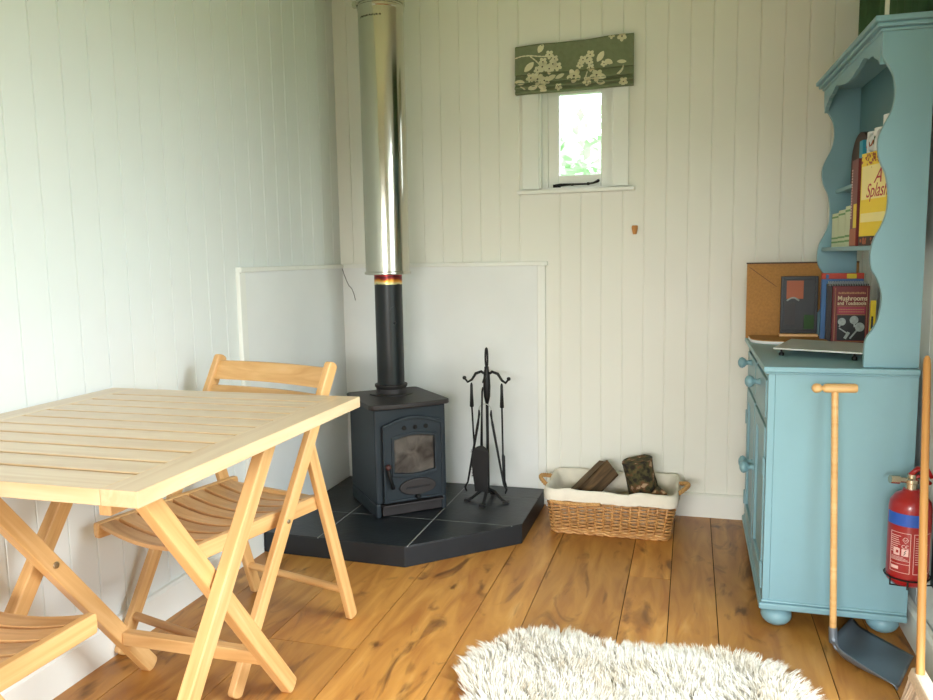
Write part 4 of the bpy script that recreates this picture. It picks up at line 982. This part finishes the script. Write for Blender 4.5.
# ------------------------------------------------------------------ folding table
tb = thing('folding_table', 'slatted light wooden folding table beside the left wall', 'table', (-1.13, 1.31, 0))
TX0, TX1, TY0, TY1, TT, TH = -1.488, -.769, .918, 1.712, .720, .026
g = G(); ew = .066
g.box(TX1 - ew, TX1, TY0, TY1, TT - TH, TT, ax=1); g.box(TX0, TX0 + ew, TY0, TY1, TT - TH, TT, ax=1)
nsl = 11; wid = (TY1 - TY0 - 2 * .080 - 10 * .0095) / 9; y = TY0
for k in range(nsl):
    w_ = .080 if k in (0, nsl - 1) else wid
    edge = k in (0, nsl - 1)
    g.box(TX0 + ew + .0006, TX1 - ew - .0006, y, y + w_, TT - (TH if edge else .022), TT - .0004, ax=0); y += w_ + .0095
g.build('tabletop', 'beechtop', tb, bevel=.0016)
for x in (-.845, -1.405):
    g = G(); g.box(x - .011, x + .011, TY0 + .018, TY1 - .035, TT - TH - .022, TT - TH, ax=1); g.build('top_batten', 'beechdark', tb, bevel=.002)
for y in (1.50, 1.10):
    g = G(); g.box(-1.394, -.856, y - .014, y + .014, TT - TH - .024, TT - TH, ax=0); g.build('crossbar', 'beechdark', tb, bevel=.002)
def tleg(x, y0, y1):
    g = G(); g.beam((x, y0, .004), (x, y1, .688), (1, 0, 0), .040, .028, round_=.5); g.build('leg', 'beech', tb, bevel=.003)
tleg(-.906, 1.015, 1.535); tleg(-1.385, 1.03, 1.54); tleg(-.938, 1.612, 1.095); tleg(-1.345, 1.612, 1.095)
g = G(); g.box(-1.331, -.944, 1.500, 1.528, .116, .148, ax=0); g.build('stretcher', 'beech', tb, bevel=.003)
g = G(); g.box(-1.371, -.903, 1.085, 1.105, .10, .135, ax=0); g.build('stretcher', 'beech', tb, bevel=.003)
for x, sx in ((-1.3305, 1),):
    g = G(); g.lathe([(.008, 0), (.0075, .003), (.003, .004)], (x, 1.318, .395), (sx, 0, 0), 14); g.build('bolt', 'brass', tb, smooth=True, auto=40)

# ------------------------------------------------------------------ fire extinguisher
ex, ey = .540, 2.125
fe = thing('fire_extinguisher', 'red fire extinguisher with blue label band hung beside the cabinet', 'fire extinguisher', (ex, ey, .21))
g = G(); g.lathe([(.020, .212), (.040, .213), (.047, .222), (.0485, .235), (.0485, .408), (.046, .425), (.036, .440), (.020, .449), (.018, .456)], (ex, ey, 0), n=40); bd = g.build('cylinder_body', 'red', fe, smooth=True, auto=60)
def band(g, a0, a1, z0, z1, r=.0488, mi=0, th=.0005):
    n2 = max(2, int(abs(a1 - a0) / 6)); 
    for k in range(n2):
        A = math.radians(a0 + (a1 - a0) * k / n2); B = math.radians(a0 + (a1 - a0) * (k + 1) / n2)
        p = [(ex + q * math.cos(c), ey + q * math.sin(c)) for c, q in ((A, r), (B, r), (B, r + th), (A, r + th))]
        g.hexa([(*v, z0) for v in p], [(*v, z1) for v in p], mi=mi)
g = G(); band(g, 185, 290, .370, .401); g.build('blue_band', 'blue', bd, smooth=True, auto=30)
g = G()
for a0, a1 in ((205, 262), (270, 330)):
    band(g, a0, a1, .352, .3532); band(g, a0, a1, .250, .2512); band(g, a0, a0 + 1.4, .250, .3532); band(g, a1 - 1.4, a1, .250, .3532)
band(g, 205, 262, .281, .282); band(g, 205, 262, .272, .273)
for k in range(9): band(g, 208, 236 - (k * 7) % 9, .343 - k * .0052, .3445 - k * .0052)
for k in range(3): band(g, 209, 256 - k * 6, .2835 + k * .003, .2845 + k * .003)
band(g, 210, 232, .258, .266)
for k in range(12): band(g, 275, 300 + (k * 5) % 20, .342 - k * .006, .3432 - k * .006)
band(g, 216, 234, .294, .312); band(g, 239, 257, .294, .312)
g.build('label_print', 'labelw', bd, label='white printed panels')
g = G(); band(g, 224, 231, .300, .307, r=.0494); 
g.build('red_pictogram', 'red', bd)
a = math.radians(248); g = G()
def onc(an, z, r=.0496): an = math.radians(an); return (ex + r * math.cos(an), ey + r * math.sin(an), z)
g.tube([onc(251, .309), onc(246, .303), onc(250, .303), onc(245, .297)], .0009, 5); g.build('flash_pictogram', 'nearblack', bd)
g = G(); g.tube([onc(241, .336), onc(246, .342), onc(251, .342), onc(256, .336), onc(249, .327), onc(241, .336)], .0008, 5); g.tube([onc(245, .337), onc(249, .333), onc(252, .338)], .0008, 5)
def arc(cc, zc, r, a0, a1): return [onc(cc + r * math.cos(math.radians(q)) * 1180, zc + r * math.sin(math.radians(q))) for q in range(a0, a1 + 1, 20)]
g.tube(arc(244.5, .3185, .0042, 60, 300), .0008, 5); g.tube(arc(254, .3185, .0042, 60, 300), .0008, 5); g.tube([onc(249.5, .3185), onc(253, .3185)], .0008, 5)
g.build('ce_mark', 'labelw', bd, label='white CE letters and heart-shaped approval mark')
g = G(); g.lathe([(.014, .452), (.014, .470), (.017, .472), (.017, .480), (.011, .484), (.011, .494)], (ex, ey, 0), n=20); g.cyl((ex, ey, .477), (ex - .040, ey - .010, .480), .007); g.cyl((ex - .030, ey - .008, .479), (ex - .052, ey - .013, .481), .0105)
g.build('valve', 'chrome', fe, smooth=True, auto=40, label='brassy chrome valve and nozzle')
g = G(); g.tube([(ex - .005, ey - .005, .492), (ex + .012, ey, .508), (ex + .035, ey + .004, .505), (ex + .046, ey + .004, .485)], [.006, .007, .006, .005], 8); g.tube([(ex, ey - .004, .486), (ex + .02, ey, .490), (ex + .043, ey + .003, .470)], .005, 8)
g.build('lever', 'red', fe, smooth=True)
g = G(); P_ = [(ex + .0515 * math.cos(math.radians(q)), ey + .0515 * math.sin(math.radians(q)), .232) for q in range(150, 400, 10)]
g.tube([(XR - .006, ey + .03, .232)] + P_ + [], .0022, 6); g.tube([(ex - .044, ey - .026, .232), (ex - .044, ey - .026, .212), (ex - .02, ey - .02, .208), (ex + .03, ey - .01, .208), (XR - .006, ey, .208)], .0022, 6); g.tube([(ex - .01, ey - .0512, .232), (ex - .01, ey - .050, .210)], .0022, 6)
g.box(XR - .008, XR - .0005, ey - .012, ey + .012, .205, .50)
g.build('wire_bracket', 'black', fe, smooth=True, auto=40)

# ------------------------------------------------------------------ long handled dustpan
dp = thing('long_handled_dustpan', 'grey metal dustpan with long T-shaped wooden handle leaning at the cabinet side', 'dustpan', (.43, 2.12, 0))
g = G(); g.cyl((.372, 2.110, .045), (.361, 2.155, .692), .0085, .0085, 16); g.build('pole', 'beech', dp, smooth=True, auto=40)
g = G(); c = V((.361, 2.155, .701)); ax = V((1, .02, .02)).normalized()
g.lathe([(.004, -.056), (.010, -.052), (.0125, -.045), (.011, -.036), (.006, -.031), (.0065, -.029), (.0105, -.026), (.0118, -.018), (.0118, .046), (.010, .052), (.005, .053)], c, ax, 20); g.build('t_grip', 'beech', dp, smooth=True, auto=40)
g = G(); A = V((.362, 2.100)); B = V((.492, 1.962)); Cc = V((.572, 2.150)); Dd = V((.455, 2.315)); n1, n2 = 22, 16; vs = []
for j in range(n2 + 1):
    v = j / n2
    for i in range(n1 + 1):
        u = i / n1; p = A.lerp(B, u).lerp(Dd.lerp(Cc, u), v)
        p += V((-.020, -.020)) * math.sin(math.pi * min(1, u)) * (1 - v) * .5
        wall = .042 * max(0, 1 - v / .16) ** 2 * (1 - u) ** .45 + .038 * max(0, 1 - u / .22) ** 2 * (1 - .6 * v)
        vs.append((p.x, p.y, .003 + min(wall, .044)))
m_ = n1 + 1; g.add(vs, [(j * m_ + i, j * m_ + i + 1, (j + 1) * m_ + i + 1, (j + 1) * m_ + i) for j in range(n2) for i in range(n1)])
pn = g.build('pan', 'pan', dp, smooth=True); md = pn.modifiers.new('t', 'SOLIDIFY'); md.thickness = .0018; md.offset = 1
g = G(); g.cyl((.3725, 2.1075, .036), (.3712, 2.113, .075), .0105, n=16); g.tube([(.3725, 2.1075, .05), (.378, 2.095, .030), (.40, 2.08, .010)], [.009, .007, .003], 8); g.build('socket', 'pan', dp, smooth=True, auto=40)

# ------------------------------------------------------------------ broom
br = thing('wooden_broom', 'wooden pole broom leaning against the cabinet corner at the right edge', 'broom', (.49, 1.75, 0))
g = G(); p0, p1 = V((.497, 1.812, .122)), V((.553, 2.10, .795)); g.tube([p0, p0.lerp(p1, .97), p0.lerp(p1, .99), p1], [.0088, .0088, .0075, .004], 16); g.build('pole', 'pine', br, smooth=True, auto=50)
g = G(); g.hexa([(.480, 1.60, .098), (.520, 1.60, .098), (.520, 1.850, .098), (.480, 1.850, .098)], [(.486, 1.608, .128), (.514, 1.608, .128), (.514, 1.842, .128), (.486, 1.842, .128)]); g.build('broom_head', 'bristletan', br, bevel=.006)
g = G()
for k in range(2600):
    u, v = R.random(), R.random(); x = .484 + .032 * u; y = 1.604 + .240 * v; dx = (u - .5) * .045 + R.uniform(-.006, .006); dy = (v - .5) * .03 + R.uniform(-.006, .006); a = R.uniform(0, 6.28); wx, wy = .0012 * math.cos(a), .0012 * math.sin(a)
    g.add([(x - wx, y - wy, .10), (x + wx, y + wy, .10), (x + dx + wx, y + dy + wy, R.uniform(.001, .006)), (x + dx - wx, y + dy - wy, .001)], [(0, 1, 2, 3)])
g.build('bristles', 'bristletan', br)

# ------------------------------------------------------------------ sheepskin rug
ol = [(-.520, 1.80), (-.490, 1.900), (-.42, 1.965), (-.33, 1.985), (-.24, 1.965), (-.15, 1.945), (-.06, 1.958), (.03, 1.975), (.12, 1.985), (.18, 1.97), (.235, 1.92), (.268, 1.84), (.268, 1.74), (.24, 1.64), (.26, 1.52), (.20, 1.38), (.06, 1.29), (-.12, 1.25), (-.30, 1.27), (-.46, 1.34), (-.51, 1.46), (-.46, 1.56), (-.47, 1.66), (-.52, 1.72)]
rs = random.Random(11); oln = np.array(ol)
def inside(x, y):
    c = False; n_ = len(ol); j = n_ - 1
    for i in range(n_):
        xi, yi = ol[i]; xj, yj = ol[j]
        if (yi > y) != (yj > y) and x < (xj - xi) * (y - yi) / (yj - yi) + xi: c = not c
        j = i
    return c
def edge_d(x, y):
    best = 9
    for i in range(len(ol)):
        ax_, ay_ = ol[i]; bx_, by_ = ol[(i + 1) % len(ol)]; dx, dy = bx_ - ax_, by_ - ay_; t = max(0, min(1, ((x - ax_) * dx + (y - ay_) * dy) / (dx * dx + dy * dy))); ex_, ey_ = x - ax_ - dx * t, y - ay_ - dy * t
        d = math.hypot(ex_, ey_)
        if d < best: best = d; bn = (ex_ / (d + 1e-6), ey_ / (d + 1e-6))
    return best, bn
g = G(); inn = [(u + (-.12 - u) * .06, v + (1.62 - v) * .06) for u, v in ol]; g.prism(inn[::-1], lambda u, v, d: (u, v, d), .001, .022)
vsb = list(g.v); fsb = list(g.f); wc = [0.0] * len(vsb)
nl = 8200; cnt = 0
while cnt < nl:
    x, y = rs.uniform(-.56, .31), rs.uniform(1.24, 2.0)
    if not inside(x, y): continue
    cnt += 1
    d, (ex_, ey_) = edge_d(x, y); t = max(0, 1 - d / .07)
    fx, fy = fbm((x, y, 0), 5) * 1.6, fbm((x, y, 9), 5) * 1.6
    lx, ly = fx * .55 - ex_ * t * 1.0, fy * .55 - ey_ * t * 1.0 + .12
    L0 = rs.uniform(.040, .060) * (1 - .15 * t); tone = .5 + .5 * fbm((x, y, 4), 7) + rs.uniform(-.15, .25)
    tipx, tipy = x + lx * .045, y + ly * .045
    for q in range(9):
        bx_, by_ = x + rs.gauss(0, .0055), y + rs.gauss(0, .0055); tx_, ty_ = tipx + rs.gauss(0, .0045), tipy + rs.gauss(0, .0045); zt = L0 * rs.uniform(.75, 1.05) / (1 + .5 * (lx * lx + ly * ly)) + .006
        a = rs.uniform(0, 6.28); w_ = rs.uniform(.0006, .0012); wx, wy = w_ * math.cos(a), w_ * math.sin(a); o2 = len(vsb); cv_ = .006 * math.sin(x * 300 + y * 170)
        for s2, ww in ((0, 1), (.4, 1.1), (.75, .8)):
            cx_ = bx_ + (tx_ - bx_) * s2 ** 1.4 + cv_ * math.sin(s2 * 5) * .5; cy_ = by_ + (ty_ - by_) * s2 ** 1.4 + cv_ * math.cos(s2 * 5) * .4; z = .004 + (zt - .004) * (1 - (1 - s2) ** 1.5)
            vsb += [(cx_ - wx * ww, cy_ - wy * ww, z), (cx_ + wx * ww, cy_ + wy * ww, z)]; wc += [tone * (.5 + .5 * s2)] * 2
        vsb.append((tx_, ty_, zt)); wc.append(tone); fsb += [(o2, o2 + 1, o2 + 3, o2 + 2), (o2 + 2, o2 + 3, o2 + 5, o2 + 4), (o2 + 4, o2 + 5, o2 + 6)]
me = bpy.data.meshes.new('sheepskin_rug'); me.from_pydata([(x + .12, y - 1.62, z) for x, y, z in vsb], [], fsb); at = me.attributes.new('wc', 'FLOAT', 'POINT'); at.data.foreach_set('value', np.clip(np.array(wc, np.float32), 0, 1)); me.materials.append(M['wool'])
ru = bpy.data.objects.new('sheepskin_rug', me); COL.objects.link(ru); ru.location = (-.12, 1.62, 0); tag(ru, 'fluffy cream sheepskin rug lying on the wooden floor', 'rug')

# ------------------------------------------------------------------ outside
g = G(); g.box(-9, 9, -9, 12, -.62, -.6)
o = struct(g.build('ground', 'lawn'), 'lawn outside the hut')
g = G(); rl = random.Random(5)
for k in range(9000):
    x, y, z = rl.uniform(-3.0, .8), 7.4 + rl.uniform(-.5, .5), rl.uniform(-.6, 2.1) + .25 * math.sin(rl.uniform(0, 6)); s2 = rl.uniform(.05, .10); a, b_ = rl.uniform(0, 6.28), rl.uniform(-1, 1)
    u = V((math.cos(a), math.sin(a) * .5, b_ * .6)).normalized(); w = u.cross(V((rl.uniform(-.4, .4), 1, rl.uniform(-.6, .6)))).normalized(); p = V((x, y, z))
    g.add([p - u * s2, p + w * s2 * .5, p + u * s2, p - w * s2 * .5], [(0, 1, 2, 3)])
tag(g.build('garden_hedge', 'leaf', None, origin=(-.8, 7.4, -.6)), 'pale green hedge seen blurred through the small window', 'hedge')

# ------------------------------------------------------------------ light
w = bpy.data.worlds.new('sky'); scene.world = w; w.use_nodes = True; nt = w.node_tree; bg = nt.nodes['Background']
bg.inputs['Color'].default_value = (.86, .95, 1.0, 1); bg.inputs['Strength'].default_value = 3.2
def area(name, loc, tgt, sx, sy, power, col):
    l = bpy.data.lights.new(name, 'AREA'); l.shape = 'RECTANGLE'; l.size = sx; l.size_y = sy; l.energy = power; l.color = col
    o = bpy.data.objects.new(name, l); COL.objects.link(o); o.location = loc; o.rotation_euler = (V(tgt) - V(loc)).to_track_quat('-Z', 'Z').to_euler(); return o
# sky light falling in through the doorway and through the window behind the camera
area('doorway_daylight', (XR + 1.15, 1.2, 2.45), (XL, 1.3, .2), 1.9, 1.5, 150, (.82, .93, 1.0))
area('window_daylight', ((FX0 + FX1) / 2, YF - 2.1, 1.9), (-.5, 2.6, .2), 2.6, 1.4, 350, (1.0, .98, .94))

# ------------------------------------------------------------------ camera
cam = bpy.data.cameras.new('camera'); co = bpy.data.objects.new('camera', cam); COL.objects.link(co); scene.camera = co
cam.sensor_width = 36; cam.lens = 775 * 36 / 933; cam.clip_start = .02
r2 = V((0.96072454, 0.27699592, -0.01678128)); u2 = V((-0.01666201, 0.11794187, 0.9928807)); f2 = V((-0.27700312, 0.95360525, -0.11792496))
co.matrix_world = Matrix(((r2.x, u2.x, -f2.x, 0), (r2.y, u2.y, -f2.y, 0), (r2.z, u2.z, -f2.z, 1.05), (0, 0, 0, 1)))
vs_ = scene.view_settings; vs_.view_transform = 'Standard'; vs_.look = 'None'; vs_.gamma = 1; vs_.use_curve_mapping = False; vs_.exposure = .45
